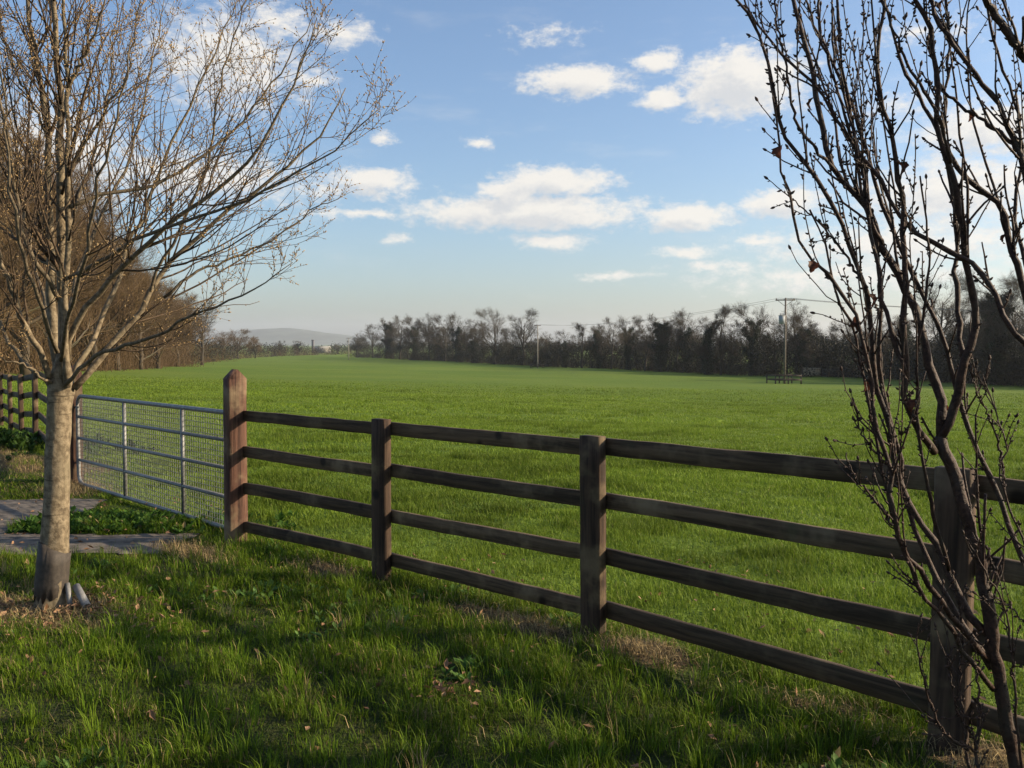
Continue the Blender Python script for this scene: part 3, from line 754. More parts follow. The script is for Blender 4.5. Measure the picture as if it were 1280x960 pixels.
# ------------------------------------------------------------------ dark bare shrub in front of the fence
rb_ = np.random.default_rng(23)
BB = at(1275, 975, 3.22); BB[2] = gz(BB[0], BB[1])
shrub = empty('bare_shrub', BB, 'dark many-stemmed bare shrub with a few withered red leaves in front of the fence', 'shrub')
def bl(P): return np.asarray(P) - BB
STEMS = [
 ([(1300, 1060, 3.22), (1275, 975, 3.22), (1266, 940, 3.22), (1256, 890, 3.21), (1245, 825, 3.2), (1237, 785, 3.2), (1231, 742, 3.2), (1225, 700, 3.2), (1213, 667, 3.2), (1204, 635, 3.21), (1191, 588, 3.22), (1180, 560, 3.22), (1175, 545, 3.22)], .027, .021),
 ([(1175, 549, 3.22), (1187, 525, 3.2), (1197, 491, 3.18), (1205, 452, 3.16), (1216, 419, 3.15), (1219, 385, 3.14), (1213, 348, 3.13), (1205, 315, 3.12), (1202, 278, 3.1), (1197, 253, 3.1), (1187, 211, 3.08), (1173, 169, 3.07), (1170, 127, 3.06), (1165, 56, 3.05), (1156, 22, 3.04), (1145, 0, 3.04), (1130, -70, 3.0)], .016, .006),
 ([(1176, 549, 3.22), (1178, 515, 3.24), (1172, 490, 3.25), (1163, 461, 3.26), (1149, 407, 3.28), (1137, 371, 3.3), (1118, 334, 3.31), (1104, 312, 3.32), (1092, 278, 3.33), (1082, 252, 3.34), (1068, 240, 3.35), (1046, 216, 3.36), (1032, 183, 3.37), (1024, 141, 3.38), (1010, 70, 3.4), (999, 28, 3.41), (992, 0, 3.42), (978, -80, 3.45)], .0185, .006),
 ([(1168, 565, 3.21), (1162, 557, 3.19), (1147, 537, 3.15), (1137, 512, 3.12), (1130, 490, 3.1), (1132, 447, 3.08), (1129, 396, 3.06), (1132, 348, 3.05), (1129, 306, 3.04), (1131, 262, 3.03), (1122, 225, 3.02), (1114, 169, 3.0), (1100, 118, 2.98), (1096, 70, 2.97), (1103, 28, 2.96), (1106, 0, 2.95), (1112, -60, 2.93)], .0135, .005),
 ([(1236, 795, 3.2), (1209, 762, 3.24), (1192, 732, 3.27), (1182, 705, 3.3), (1170, 677, 3.32), (1152, 655, 3.34), (1137, 635, 3.35), (1125, 600, 3.36), (1117, 575, 3.36), (1114, 542, 3.35), (1105, 510, 3.34), (1095, 485, 3.33), (1091, 433, 3.3), (1087, 390, 3.28), (1084, 354, 3.26), (1067, 320, 3.25), (1056, 286, 3.24), (1042, 258, 3.23), (1032, 245, 3.22), (1013, 214, 3.21), (987, 180, 3.2), (973, 141, 3.19), (962, 93, 3.18), (951, 51, 3.17), (940, 25, 3.16), (922, 0, 3.15), (900, -40, 3.1)], .0155, .004),
 ([(1238, 826, 3.21), (1228, 817, 3.18), (1203, 787, 3.12), (1171, 746, 3.06), (1150, 715, 3.03), (1132, 690, 3.0), (1122, 662, 2.98), (1116, 640, 2.97), (1111, 615, 2.97), (1114, 597, 2.96), (1105, 562, 2.96), (1096, 530, 2.95), (1090, 492, 2.95), (1084, 452, 2.95), (1073, 407, 2.95), (1056, 371, 2.95), (1033, 340, 2.95), (1016, 323, 2.94), (997, 298, 2.94), (991, 264, 2.93), (987, 239, 2.93), (976, 214, 2.92), (972, 169, 2.92), (966, 121, 2.92)], .012, .003),
 ([(1348, 860, 3.13), (1315, 790, 3.27), (1277, 695, 3.36), (1262, 660, 3.38), (1252, 627, 3.4), (1242, 607, 3.4), (1225, 572, 3.42), (1210, 537, 3.43), (1198, 507, 3.44), (1191, 475, 3.45), (1185, 441, 3.46), (1171, 402, 3.47), (1151, 368, 3.48), (1137, 337, 3.48), (1118, 292, 3.49), (1104, 264, 3.5), (1091, 214, 3.5), (1077, 169, 3.5), (1061, 121, 3.51), (1044, 84, 3.52), (1027, 51, 3.52), (1024, 14, 3.53), (1030, -60, 3.54)], .013, .0045),
 ([(1345, 505, 3.1), (1310, 448, 3.0), (1278, 427, 2.95), (1258, 405, 2.98), (1244, 368, 3.0), (1227, 340, 3.03), (1205, 323, 3.05), (1177, 312, 3.07), (1149, 295, 3.1), (1126, 272, 3.12), (1100, 225, 3.14), (1077, 194, 3.15), (1041, 140, 3.17), (1013, 104, 3.18), (987, 79, 3.19), (959, 48, 3.2), (937, 11, 3.2), (915, -40, 3.2)], .0125, .003),
 ([(1346, 545, 3.1), (1312, 460, 3.1), (1280, 365, 3.12), (1264, 317, 3.13), (1258, 287, 3.14), (1255, 265, 3.15), (1229, 239, 3.16), (1201, 219, 3.17), (1181, 180, 3.18), (1160, 140, 3.2), (1130, 85, 3.22), (1115, 40, 3.23), (1096, -30, 3.25)], .0165, .004),
 ([(1342, 340, 3.1), (1300, 265, 3.03), (1277, 211, 3.0), (1274, 186, 3.0), (1260, 160, 3.0), (1241, 118, 3.0), (1212, 82, 3.01), (1184, 42, 3.02), (1167, 14, 3.03), (1150, -40, 3.05)], .014, .005),
 ([(1276, 190, 3.0), (1238, 157, 3.04), (1187, 121, 3.08), (1172, 95, 3.1), (1160, 50, 3.1)], .008, .003),
 ([(1336, 165, 3.08), (1310, 105, 3.0), (1285, 72, 2.96), (1263, 48, 2.94), (1246, 22, 2.93), (1230, -4, 2.92), (1210, -60, 2.92)], .019, .01),
 ([(1345, 520, 3.1), (1300, 400, 3.25), (1269, 267, 3.4), (1275, 215, 3.4), (1278, 170, 3.4), (1262, 110, 3.4), (1240, 40, 3.4), (1232, -30, 3.4)], .009, .004),
 ([(1240, 836, 3.21), (1222, 806, 3.26), (1196, 772, 3.3), (1163, 705, 3.36), (1140, 650, 3.4), (1128, 606, 3.4), (1122, 560, 3.4), (1106, 500, 3.38), (1099, 440, 3.36), (1101, 370, 3.34), (1096, 310, 3.32), (1080, 250, 3.3), (1071, 180, 3.28), (1056, 110, 3.26), (1050, 30, 3.25), (1040, -50, 3.24)], .0125, .004),
 ([(1242, 862, 3.2), (1214, 826, 3.12), (1180, 775, 3.06), (1150, 735, 3.02), (1126, 680, 3.0), (1106, 610, 2.99), (1098, 560, 2.98), (1086, 505, 2.98), (1074, 445, 2.98), (1062, 402, 2.98), (1040, 352, 2.97), (1030, 300, 2.97), (1012, 262, 2.96)], .0095, .003),
 ([(1186, 712, 3.27), (1168, 650, 3.2), (1158, 600, 3.16), (1150, 560, 3.13), (1146, 500, 3.1), (1150, 430, 3.08), (1158, 370, 3.06), (1160, 300, 3.05), (1150, 220, 3.04)], .008, .003),
 ([(1325, 1085, 3.18), (1338, 960, 3.14), (1347, 850, 3.12), (1348, 700, 3.1), (1345, 520, 3.1), (1342, 340, 3.1), (1335, 150, 3.08), (1322, 20, 3.06), (1305, -120, 3.05)], .030, .010),
 ([(1228, 1010, 3.12), (1222, 960, 3.12), (1220, 925, 3.12), (1225, 890, 3.12), (1221, 852, 3.12), (1224, 825, 3.12)], .008, .003),
 ([(1219, 925, 3.12), (1205, 905, 3.1), (1195, 884, 3.08), (1190, 860, 3.07), (1182, 816, 3.05)], .005, .002),
 ([(1222, 940, 3.12), (1195, 928, 3.08), (1173, 903, 3.05), (1160, 872, 3.03), (1152, 835, 3.0), (1147, 795, 3.0), (1150, 770, 2.98)], .0055, .002),
 ([(1212, 960, 3.15), (1200, 860, 3.17), (1203, 800, 3.18), (1196, 740, 3.2)], .006, .002),
 ([(1116, 657, 2.97), (1090, 620, 2.94), (1072, 602, 2.93), (1063, 585, 2.92), (1058, 566, 2.92)], .005, .002),
 ([(1106, 580, 2.96), (1082, 550, 2.95), (1074, 530, 2.95), (1071, 514, 2.95)], .0045, .002),
 ([(1280, 1000, 3.1), (1262, 800, 3.0), (1250, 750, 2.98), (1225, 700, 2.95), (1215, 665, 2.95)], .006, .002),
 ([(1347, 840, 3.1), (1310, 795, 3.1), (1279, 776, 3.1), (1262, 757, 3.08), (1244, 746, 3.06)], .004, .002),
 ([(1256, 600, 3.4), (1245, 547, 3.38), (1231, 512, 3.36), (1219, 480, 3.35), (1212, 447, 3.34)], .0055, .002),
 ([(1347, 790, 3.1), (1300, 715, 3.05), (1268, 650, 3.05), (1250, 590, 3.05), (1258, 560, 3.05), (1246, 515, 3.05), (1228, 468, 3.05)], .0055, .002),
 ([(1132, 470, 3.08), (1115, 420, 3.1), (1103, 370, 3.12), (1095, 320, 3.13), (1085, 270, 3.14), (1078, 220, 3.15), (1064, 150, 3.16), (1045, 80, 3.17), (1040, 0, 3.18)], .009, .003),
 ([(1084, 360, 3.26), (1064, 330, 3.3), (1030, 285, 3.35), (1005, 262, 3.38), (985, 240, 3.4)], .006, .002),
 ([(1205, 455, 3.16), (1200, 400, 3.2), (1195, 350, 3.24), (1196, 300, 3.28), (1190, 240, 3.3), (1180, 160, 3.32), (1185, 60, 3.34), (1180, -20, 3.35)], .010, .004),
 ([(1104, 312, 3.32), (1085, 262, 3.28), (1078, 200, 3.25), (1062, 170, 3.22), (1050, 120, 3.2), (1030, 60, 3.18), (1012, 20, 3.17), (1000, -30, 3.16)], .009, .003),
 ([(1046, 216, 3.36), (1000, 160, 3.3), (985, 100, 3.26), (975, 50, 3.24), (968, 0, 3.22)], .007, .003),
 ([(1192, 225, 3.1), (1175, 150, 3.0), (1140, 90, 2.95), (1110, 20, 2.9), (1095, -40, 2.9)], .007, .003),
]
KS = 30
SP = np.array([catmull(limb3(s[0]), KS) for s in STEMS])
SP[:, 1:-1] += rb_.normal(size=(len(SP), KS - 2, 3)) * .0035
SR = np.array([s[1] + (s[2] - s[1]) * np.linspace(0, 1, KS) ** .8 for s in STEMS])
sl = plen(SP)
def knobs(rg, P, Rd, n, size=.006):
    """rounded buds set close on a stem"""
    N, K, _ = P.shape
    idx = rg.integers(0, N, n); t = rg.uniform(.05, 1, n)
    f = t * (K - 1); i = np.clip(f.astype(int), 0, K - 2); w = (f - i)[:, None]
    p0 = P[idx, i] * (1 - w) + P[idx, i + 1] * w; r0 = Rd[idx, i]
    tan = nrm(P[idx, i + 1] - P[idx, i])
    rnd = rg.normal(size=tan.shape); perp = nrm(rnd - (rnd * tan).sum(1, keepdims=True) * tan)
    d = nrm(perp + tan * .7); s = size * rg.uniform(.6, 1.4, n)
    PP = np.stack([p0 + perp * (r0 * .7)[:, None] + d * (s * q)[:, None] for q in (0, .5, 1.1, 1.8)], 1)
    RR = np.stack([s * .30, s * .52, s * .42, s * .06], 1)
    return PP, RR
for k in range(len(SP)):
    A = Acc().tubes(bl(SP[k:k + 1]), SR[k:k + 1] * (1 + .08 * rb_.normal(size=(1, KS))), 9)
    kp, kr = knobs(rb_, SP[k:k + 1], SR[k:k + 1], int(6 + sl[k] * 20), .0065)
    A.tubes(bl(kp), kr, 5)
    n1_ = int(5 + sl[k] * 6.0)
    t = rb_.uniform(.24, 1.0, n1_)
    up_only = (1 - .45 * t)
    Ls = rb_.gamma(1.6, .055, n1_) + .03
    C1, R1 = spawn(rb_, SP, SR, np.full(n1_, k), t, rb_.uniform(.35, .8, n1_), Ls, 6, up=.09, noise=.12, rratio=.42, tip=.65, rmin=.0020)
    R1 = np.minimum(R1, .0042)
    n5_ = int(round(sl[k] * .55 * (SR[k, 0] > .007)))
    if n5_:
        C5, R5 = spawn(rb_, SP, SR, np.full(n5_, k), rb_.uniform(.28, .75, n5_), rb_.uniform(.12, .26, n5_), rb_.uniform(.6, 1.25, n5_), 16, up=.045, noise=.055, rratio=.5, tip=.4, rmin=.003, bias=(-.1, 0, .5))
        C5[:, :, 0] += np.maximum(C5[:, :1, 0] - C5[:, -1:, 0] - .10, 0) * np.linspace(0, 1, 16)
        R5 = np.minimum(R5, .0075 * np.linspace(1, .4, 16)); kp, kr = knobs(rb_, C5, R5, n5_ * 26, .0065)
        A.tubes(bl(C5), R5, 7).tubes(bl(kp), kr, 5)
        C6, R6 = spawn(rb_, C5, R5, rb_.integers(0, n5_, n5_ * 6), rb_.uniform(.2, 1, n5_ * 6), rb_.uniform(.3, .8, n5_ * 6), rb_.gamma(1.6, .05, n5_ * 6) + .03, 6, up=.09, noise=.12, rratio=.5, tip=.65, rmin=.002)
        R6 = np.minimum(R6, .0035); kp, kr = knobs(rb_, C6, R6, n5_ * 24, .0055)
        A.tubes(bl(C6), R6, 5).tubes(bl(kp), kr, 5)
    n4_ = int(sl[k] * 2.2)
    if n4_:
        C4, R4 = spawn(rb_, SP, SR, np.full(n4_, k), rb_.uniform(.25, .95, n4_), rb_.uniform(.15, .4, n4_), rb_.uniform(.15, .42, n4_), 10, up=.10, noise=.07, rratio=.45, tip=.5, rmin=.0022, bias=(0, 0, .6))
        C4[:, :, 0] += np.maximum(C4[:, :1, 0] - C4[:, -1:, 0] - .06, 0) * np.linspace(0, 1, 10)
        R4 = np.minimum(R4, .005); kp, kr = knobs(rb_, C4, R4, n4_ * 12, .006)
        A.tubes(bl(C4), R4, 6).tubes(bl(kp), kr, 5)
    kp, kr = knobs(rb_, C1, R1, n1_ * 4, .0055)
    A.tubes(bl(C1), R1, 5).tubes(bl(kp), kr, 5)
    # terminal bud clusters
    e = C1[:, -1]; d = nrm(C1[:, -1] - C1[:, -2])
    PP = np.stack([e + d * q for q in (-.002, .004, .010, .016)], 1); RR = np.tile([[.0025, .0048, .0040, .0006]], (n1_, 1))
    A.tubes(bl(PP), RR, 5)
    link('stem', A.mesh('stem', True), M_bush_bark, shrub)
def withered(p, L, W_, rg, hang):
    """curled oak-like leaf with a lobed outline"""
    n = 9; ts = np.linspace(0, 1, n)
    wv_ = W_ * np.sin(PI * ts ** .8) * (1 + .35 * np.cos(ts * 22)) + .001
    d = nrm(np.array([rg.normal() * .4, rg.normal() * .4, -1.0]) if hang else np.array([rg.normal(), rg.normal(), -.4]))
    u = nrm(np.cross(d, rg.normal(size=3))); w = np.cross(d, u)
    curl = rg.uniform(.5, 1.1)
    V = []
    for t, ww in zip(ts, wv_):
        c = p + d * L * t + w * L * .35 * math.sin(t * 2.6)
        for s in (-1, -.5, 0, .5, 1):
            a = s * curl * 1.4
            V.append(c + u * ww * math.sin(a) / curl / 1.0 + w * ww * (1 - math.cos(a)) / curl + w * rg.normal() * .0015)
    F = [(i * 5 + j, i * 5 + j + 1, (i + 1) * 5 + j + 1, (i + 1) * 5 + j) for i in range(n - 1) for j in range(4)]
    return np.array(V), F
for (px, py, Y, s) in [(1021, 334, 2.94, .050), (965, 182, 2.92, .055), (1079, 375, 2.97, .060), (1078, 395, 3.25, .050), (1046, 408, 2.94, .055), 
                       (1090, 488, 2.94, .055), (1108, 480, 3.06, .055), (1152, 498, 3.2, .060), (1023, 110, 3.36, .060), (1114, 212, 3.0, .060), (1242, 305, 3.12, .045), (1200, 145, 3.06, .045), 
                       (1078, 480, 2.94, .05), (1183, 0, 3.05, .05), (1165, 507, 3.2, .045)]:
    q = SP[:, 2:].reshape(-1, 3); u = q[:, 0] / (q[:, 1]); v_ = (q[:, 2] - CAM_Z) / q[:, 1]; g_ = at(px, py, 1.0)
    j = np.argmin((u - g_[0]) ** 2 + (v_ - (g_[2] - CAM_Z)) ** 2)
    V, F = withered(bl(q[j]), s * .85, s * .26, rb_, True)
    link('withered_leaf', np_mesh('withered_leaf', V, [F], True), M_deadleaf, shrub)

# ------------------------------------------------------------------ far trees
def bare_tree(seed, H=14.0, spread=.42, fork=.28, nl=11, twig=.014, dens=1.0, lean=0.0, narrow=0.0):
    """unit meshes of a bare tree of height H: trunk mesh, crown mesh, limb lines for ivy"""
    rg = np.random.default_rng(seed)
    K = 10
    T = np.zeros((1, K, 3)); T[0, :, 2] = np.linspace(-.3, H * .80, K); T[0, 1:, :2] = np.cumsum(rg.normal(size=(K - 1, 2)) * H * .012, 0)
    TR = (H * .021 * (1 - np.linspace(0, 1, K)) ** .7 + .03)[None]
    t = np.sort(rg.uniform(fork, .98, nl)); ang = rg.uniform(.55, 1.05, nl) * (1 - .45 * narrow)
    L = H * spread * (1.15 - .55 * t) * rg.uniform(.75, 1.15, nl)
    C1, R1 = spawn(rg, T, TR, np.zeros(nl, int), t, ang, L, 9, up=.075, noise=.10, rratio=.55, tip=.2, rmin=.03)
    n2 = int(nl * 9 * dens); i2 = rg.integers(0, nl, n2); t2 = rg.uniform(.25, 1, n2)
    C2, R2 = spawn(rg, C1, R1, i2, t2, rg.uniform(.3, .8, n2), plen(C1)[i2] * (.80 - .45 * t2) * rg.uniform(.6, 1.2, n2), 6, up=.08, noise=.14, rratio=.55, tip=.3, rmin=twig * 1.3)
    n3 = int(n2 * 7); i3 = rg.integers(0, n2, n3); t3 = rg.uniform(.2, 1, n3)
    C3, R3 = spawn(rg, C2, R2, i3, t3, rg.uniform(.3, .85, n3), plen(C2)[i3] * (.78 - .40 * t3) * rg.uniform(.6, 1.2, n3), 4, up=.05, noise=.18, rratio=.6, tip=.5, rmin=twig)
    n4 = int(n3 * 8); i4 = rg.integers(0, n3, n4); t4 = rg.uniform(.2, 1, n4)
    C4, R4 = spawn(rg, C3, R3, i4, t4, rg.uniform(.3, .85, n4), rg.uniform(.35, .95, n4) * H / 14, 3, up=.06, noise=.2, rratio=.7, tip=.6, rmin=twig * .8)
    tm = Acc().tubes(T, TR, 8).tubes(C1, R1, 5, False).mesh('trunk', True)
    cm = Acc().tubes(C2, R2, 3, False).tubes(C3, R3, 3, False).tubes(C4, R4, 3, False).mesh('crown', False)
    zt = float(np.percentile(C4[:, -1, 2], 99.6))
    return tm, cm, (T, C1, C2), zt
def leaf_cloud(rg, centres, rad, n_each, size):
    """n_each leaf quads round every centre"""
    c = np.repeat(centres, n_each, 0); N = len(c)
    d = rg.normal(size=(N, 3)); d = nrm(d) * (rg.random((N, 1)) ** .45) * np.repeat(rad, n_each)[:, None]
    p_ = c + d
    a = nrm(rg.normal(size=(N, 3))); q = nrm(np.cross(a, rg.normal(size=(N, 3))))
    s = (size * rg.uniform(.6, 1.4, N))[:, None]
    V = np.stack([p_ - a * s, p_ + q * s * .7, p_ + a * s, p_ - q * s * .7], 1).reshape(-1, 3)
    F = np.arange(N * 4).reshape(N, 4)
    return V, [F]
def ivy_mesh(seed, lines, H, amount=1.0, top=.8):
    rg = np.random.default_rng(seed + 500)
    T, C1, C2 = lines
    f = rg.uniform(0.03, top / .8, int(70 * amount)).clip(0, .98) * 9; i = np.clip(f.astype(int), 0, 8)
    cs = [T[0, i] * (1 - (f - i))[:, None] + T[0, i + 1] * (f - i)[:, None]]
    rads = [np.full(len(f), H * .055) * (1.25 - .5 * f / 9)]
    k = int(90 * amount)
    j = rg.integers(0, len(C1), k); u = rg.integers(0, 6, k)
    cs.append(C1[j, u]); rads.append(np.full(k, H * .042) * (1.2 - .12 * u))
    cs = np.concatenate(cs); rads = np.concatenate(rads) * rg.uniform(.6, 1.35, len(cs)); ok = cs[:, 2] < H * (top + .12)
    cs = cs[ok] + rg.normal(size=(ok.sum(), 3)) * H * .012
    V, F = leaf_cloud(rg, cs, rads[ok] * 1.25, 150, H * .0062)
    return np_mesh('ivy', V, F)
PROTO_H = 14.0
BARE_P = [bare_tree(s, PROTO_H, sp, fk, nl, .0095, dn, 0, na) for s, sp, fk, nl, dn, na in
          [(1, .46, .22, 14, 1.0, 0), (2, .42, .25, 13, 1.0, .1), (3, .36, .20, 13, 1.0, .35), (4, .44, .16, 16, .95, .1), (5, .30, .15, 12, .8, .6)]]
IVY = [ivy_mesh(i, BARE_P[i][2], PROTO_H, a, tp_) for i, a, tp_ in [(0, 1.3, .72), (1, 1.2, .62), (2, 1.4, .85), (3, .7, .45), (4, 1.0, .8)]]
def far_tree(x, y, H, kind, proto, label, group, mats=(None, None), rz=0.0, wide=1.0):
    z = float(gz(x, y))
    o = empty('bare_tree' if kind == 'bare' else 'ivy_clad_tree', (x, y, z - .1), label, 'tree', group, rz)
    tm, cm, _, zt = BARE_P[proto]
    s = H / zt
    o.scale = (s * wide * 1.08, s * wide * 1.08, s)
    for nm, me, mt in (('trunk', tm, mats[0]), ('crown', cm, mats[1])):
        c = link(nm, me, None, o)
        if not me.materials: me.materials.append(mt)
        if me.materials[0] is not mt:
            c.material_slots[0].link = 'OBJECT'; c.material_slots[0].material = mt
    if kind != 'bare': link('ivy', IVY[proto], M_ivy, o)
    return o
def line_Y(px):
    return 109.7 / ((px - 640) / FX + .415)
TL = [  # (px, top py, kind, proto, width factor, look)
 (446, 416, 'bare', 3, 1.1, 'low bushy bare tree'), (466, 404, 'bare', 0, 1.0, 'bare tree'), (484, 397, 'ivy', 2, 1.0, 'dense twiggy tree dark with ivy'), (500, 393, 'bare', 1, 1.0, 'tall bare tree'), (519, 395, 'ivy', 0, .9, 'ivy-dark tree'),
 (537, 391, 'bare', 3, 1.0, 'tall bare tree'), (556, 392, 'bare', 0, 1.0, 'rounded bare tree'), (574, 391, 'ivy', 1, 1.0, 'bare-topped tree with dark ivy low down'), (592, 400, 'ivy', 3, 1.0, 'shorter ivy-clad tree'),
 (618, 384, 'bare', 0, 1.15, 'large round-headed bare tree'), (653, 385, 'bare', 1, 1.1, 'large round-headed bare tree'), (683, 414, 'ivy', 3, 1.2, 'low dark ivy-clad tree'), (706, 412, 'ivy', 1, 1.1, 'low dark ivy-clad tree'),
 (728, 402, 'bare', 4, 1.0, 'slim bare tree'), (747, 404, 'ivy', 2, 1.0, 'dark ivy-clad tree'), (764, 395, 'bare', 1, 1.0, 'bare spreading tree'), (786, 393, 'ivy', 0, .9, 'round-topped tree half covered in ivy'), (806, 402, 'bare', 2, 1.0, 'grey bare tree'),
 (824, 392, 'ivy', 2, 1.3, 'broad very dark ivy tower of a tree'), (846, 396, 'bare', 0, .9, 'bare tree'), (862, 386, 'ivy', 1, 1.1, 'leaning ivy-covered tree with bare top'), (884, 398, 'ivy', 4, 1.3, 'narrow ivy-covered tree'), (901, 379, 'bare', 4, .9, 'thin spindly pale bare tree'),
 (914, 410, 'ivy', 3, 1.0, 'low dark ivy-clad tree'), (941, 377, 'ivy', 0, 1.05, 'large round-headed tree with a dark ivy cone'), (968, 398, 'bare', 1, 1.0, 'grey bare tree'),
 (996, 375, 'bare', 3, 1.0, 'tall airy bare tree'), (1008, 400, 'ivy', 2, 1.3, 'dark ivy-clad tree'), (1030, 405, 'ivy', 1, 1.3, 'broad dark ivy-clad tree'), (1052, 396, 'bare', 0, 1.0, 'bare tree'), (1078, 400, 'ivy', 3, 1.0, 'dark ivy-clad tree'),
 (1106, 388, 'bare', 1, 1.0, 'bare tree'), (1132, 392, 'ivy', 4, 1.2, 'narrow ivy-covered tree'), (1178, 336, 'bare', 0, 1.0, 'tallest round-headed bare tree'), (1206, 372, 'ivy', 1, 1.0, 'ivy-clad tree'), (1250, 346, 'ivy', 2, 1.1, 'tall tree with thick ivy'), (1285, 340, 'bare', 1, 1.0, 'tall bare tree'),
 (1320, 350, 'ivy', 0, 1.0, 'ivy-clad tree beyond the edge of the picture'), (1380, 340, 'bare', 3, 1.0, 'bare tree beyond the edge of the picture')]
ORD = ['first', 'second', 'third', 'fourth', 'fifth', 'sixth', 'seventh', 'eighth', 'ninth', 'tenth', 'eleventh', 'twelfth', 'thirteenth']
tre = np.random.default_rng(5)
BACK = True
lefts = sorted([q[0] for q in TL if q[0] < 672], reverse=True); mids = sorted(q[0] for q in TL if 672 <= q[0] < 830); mid2 = sorted([q[0] for q in TL if 830 <= q[0] < 980], reverse=True); rights = sorted(q[0] for q in TL if q[0] >= 980)
for (px, py, kind, proto, wide, look) in TL:
    Y = line_Y(px) + tre.normal() * 3.0
    x = (px - 640) / FX * Y
    z = float(gz(x, Y)); top = CAM_Z + (430 - py) / FX * Y
    if px < 672: where = ORD[lefts.index(px)] + ' tree left of the distant pole'
    elif px < 830: where = ORD[mids.index(px)] + ' tree right of the distant pole'
    elif px < 980: where = ORD[mid2.index(px)] + ' tree left of the transformer pole'
    else: where = ORD[rights.index(px)] + ' tree right of the transformer pole'
    far_tree(x, Y, (top - z) * 1.0, kind, proto, look + ', ' + where, 'trees in the hedgerow along the far edge of the field', (M_far_bark, M_far_twig), tre.uniform(0, 6.28), wide)
# a second row behind, filling the gaps of the first
BR = [(455, 412), (490, 402), (511, 400), (530, 400), (547, 398), (566, 398), (584, 402), (603, 408), (636, 400), (668, 412), (695, 416), (717, 410), (738, 410), (757, 408), (776, 404), (796, 404), (815, 408), (836, 406), (855, 404), (874, 408), (893, 410), (925, 404), (955, 400), (984, 404), (1019, 408), (1042, 406), (1066, 404), (1092, 402), (1120, 400), (1152, 392), (1196, 390), (1228, 380), (1266, 372)]
for k, (px, py) in enumerate(BR):
    py += 9
    Y = line_Y(px) + 11 + tre.normal() * 3; x = (px - 640) / FX * Y; z = float(gz(x, Y)); top = CAM_Z + (430 - py) / FX * Y
    far_tree(x, Y, (top - z) * 1.0, 'ivy' if k % 3 == 1 else 'bare', k % 4, 'tree of the second row, standing behind the gaps of the far tree line', 'second row of trees behind the far tree line', (M_far_bark, M_far_twig), tre.uniform(0, 6.28), 1.1)
# trees along the right edge of the field, outside the picture, whose shade falls on the grass
for (x, y, H, pr, lb) in [(86, 62, 13, 0, 'bare tree on the right field edge, the nearest there'), (88, 74, 14, 3, 'bare tree on the right field edge, second there'), (84, 92, 14, 1, 'bare tree on the right field edge, third there')]:
    far_tree(x, y, H, 'ivy', pr, lb, 'trees on the right edge of the field', (M_far_bark, M_far_twig), x * 1.3, 1.0)

# scrub growing under the hedgerow trees
def scrub(name, centres, rad, n_each, size, mat, label, twigs=0, tw_mat=None, seed=1, tall=1.0):
    rg = np.random.default_rng(seed)
    A = Acc()
    V, F = leaf_cloud(rg, centres, rad, n_each, size); V = np.array(V)
    A.add(V, F)
    o = setp(link(name, A.mesh(name), mat), label, None, None, 'stuff')
    if twigs:
        c = centres[rg.integers(0, len(centres), twigs)]; r_ = rad[0]
        p0 = c + rg.normal(size=c.shape) * np.array([1, 1, .2]) * rad.mean() * .8
        p0[:, 2] = gz(p0[:, 0], p0[:, 1])
        d = nrm(rg.normal(size=c.shape) * .35 + np.array([0, 0, 1.0])); L = rg.uniform(.7, 1.7, twigs)[:, None] * rad.mean() * 1.5 * tall
        P = np.stack([p0, p0 + d * L * .5 + rg.normal(size=c.shape) * .1, p0 + d * L + rg.normal(size=c.shape) * .3], 1)
        RR = np.tile([[.03, .02, .01]], (twigs, 1))
        link('twigs', Acc().tubes(P, RR, 3, False).mesh('twigs'), tw_mat, o)
    return o
rs = np.random.default_rng(77)
pxs = np.concatenate([rs.uniform(436, 1440, 800), rs.uniform(436, 700, 300), rs.uniform(470, 1440, 500), rs.uniform(445, 1440, 500)])
Ys = line_Y(pxs) + rs.normal(size=len(pxs)) * 3.0 + 1.0 + np.where(np.arange(len(pxs)) >= 1600, 20.0, np.where(np.arange(len(pxs)) >= 1100, 9.0, 0.0))
C = np.stack([(pxs - 640) / FX * Ys, Ys, np.zeros(len(pxs))], -1); h = 6.0 * rs.random(len(pxs)) ** 1.5 + .4; C[:, 2] = gz(C[:, 0], C[:, 1]) + h * .95
scrub('undergrowth', C, rs.uniform(1.0, 2.1, len(C)), 230, .105, M_scrub, 'dark tangled undergrowth below the trees along the far edge of the field', 2600, M_far_twig, 5)

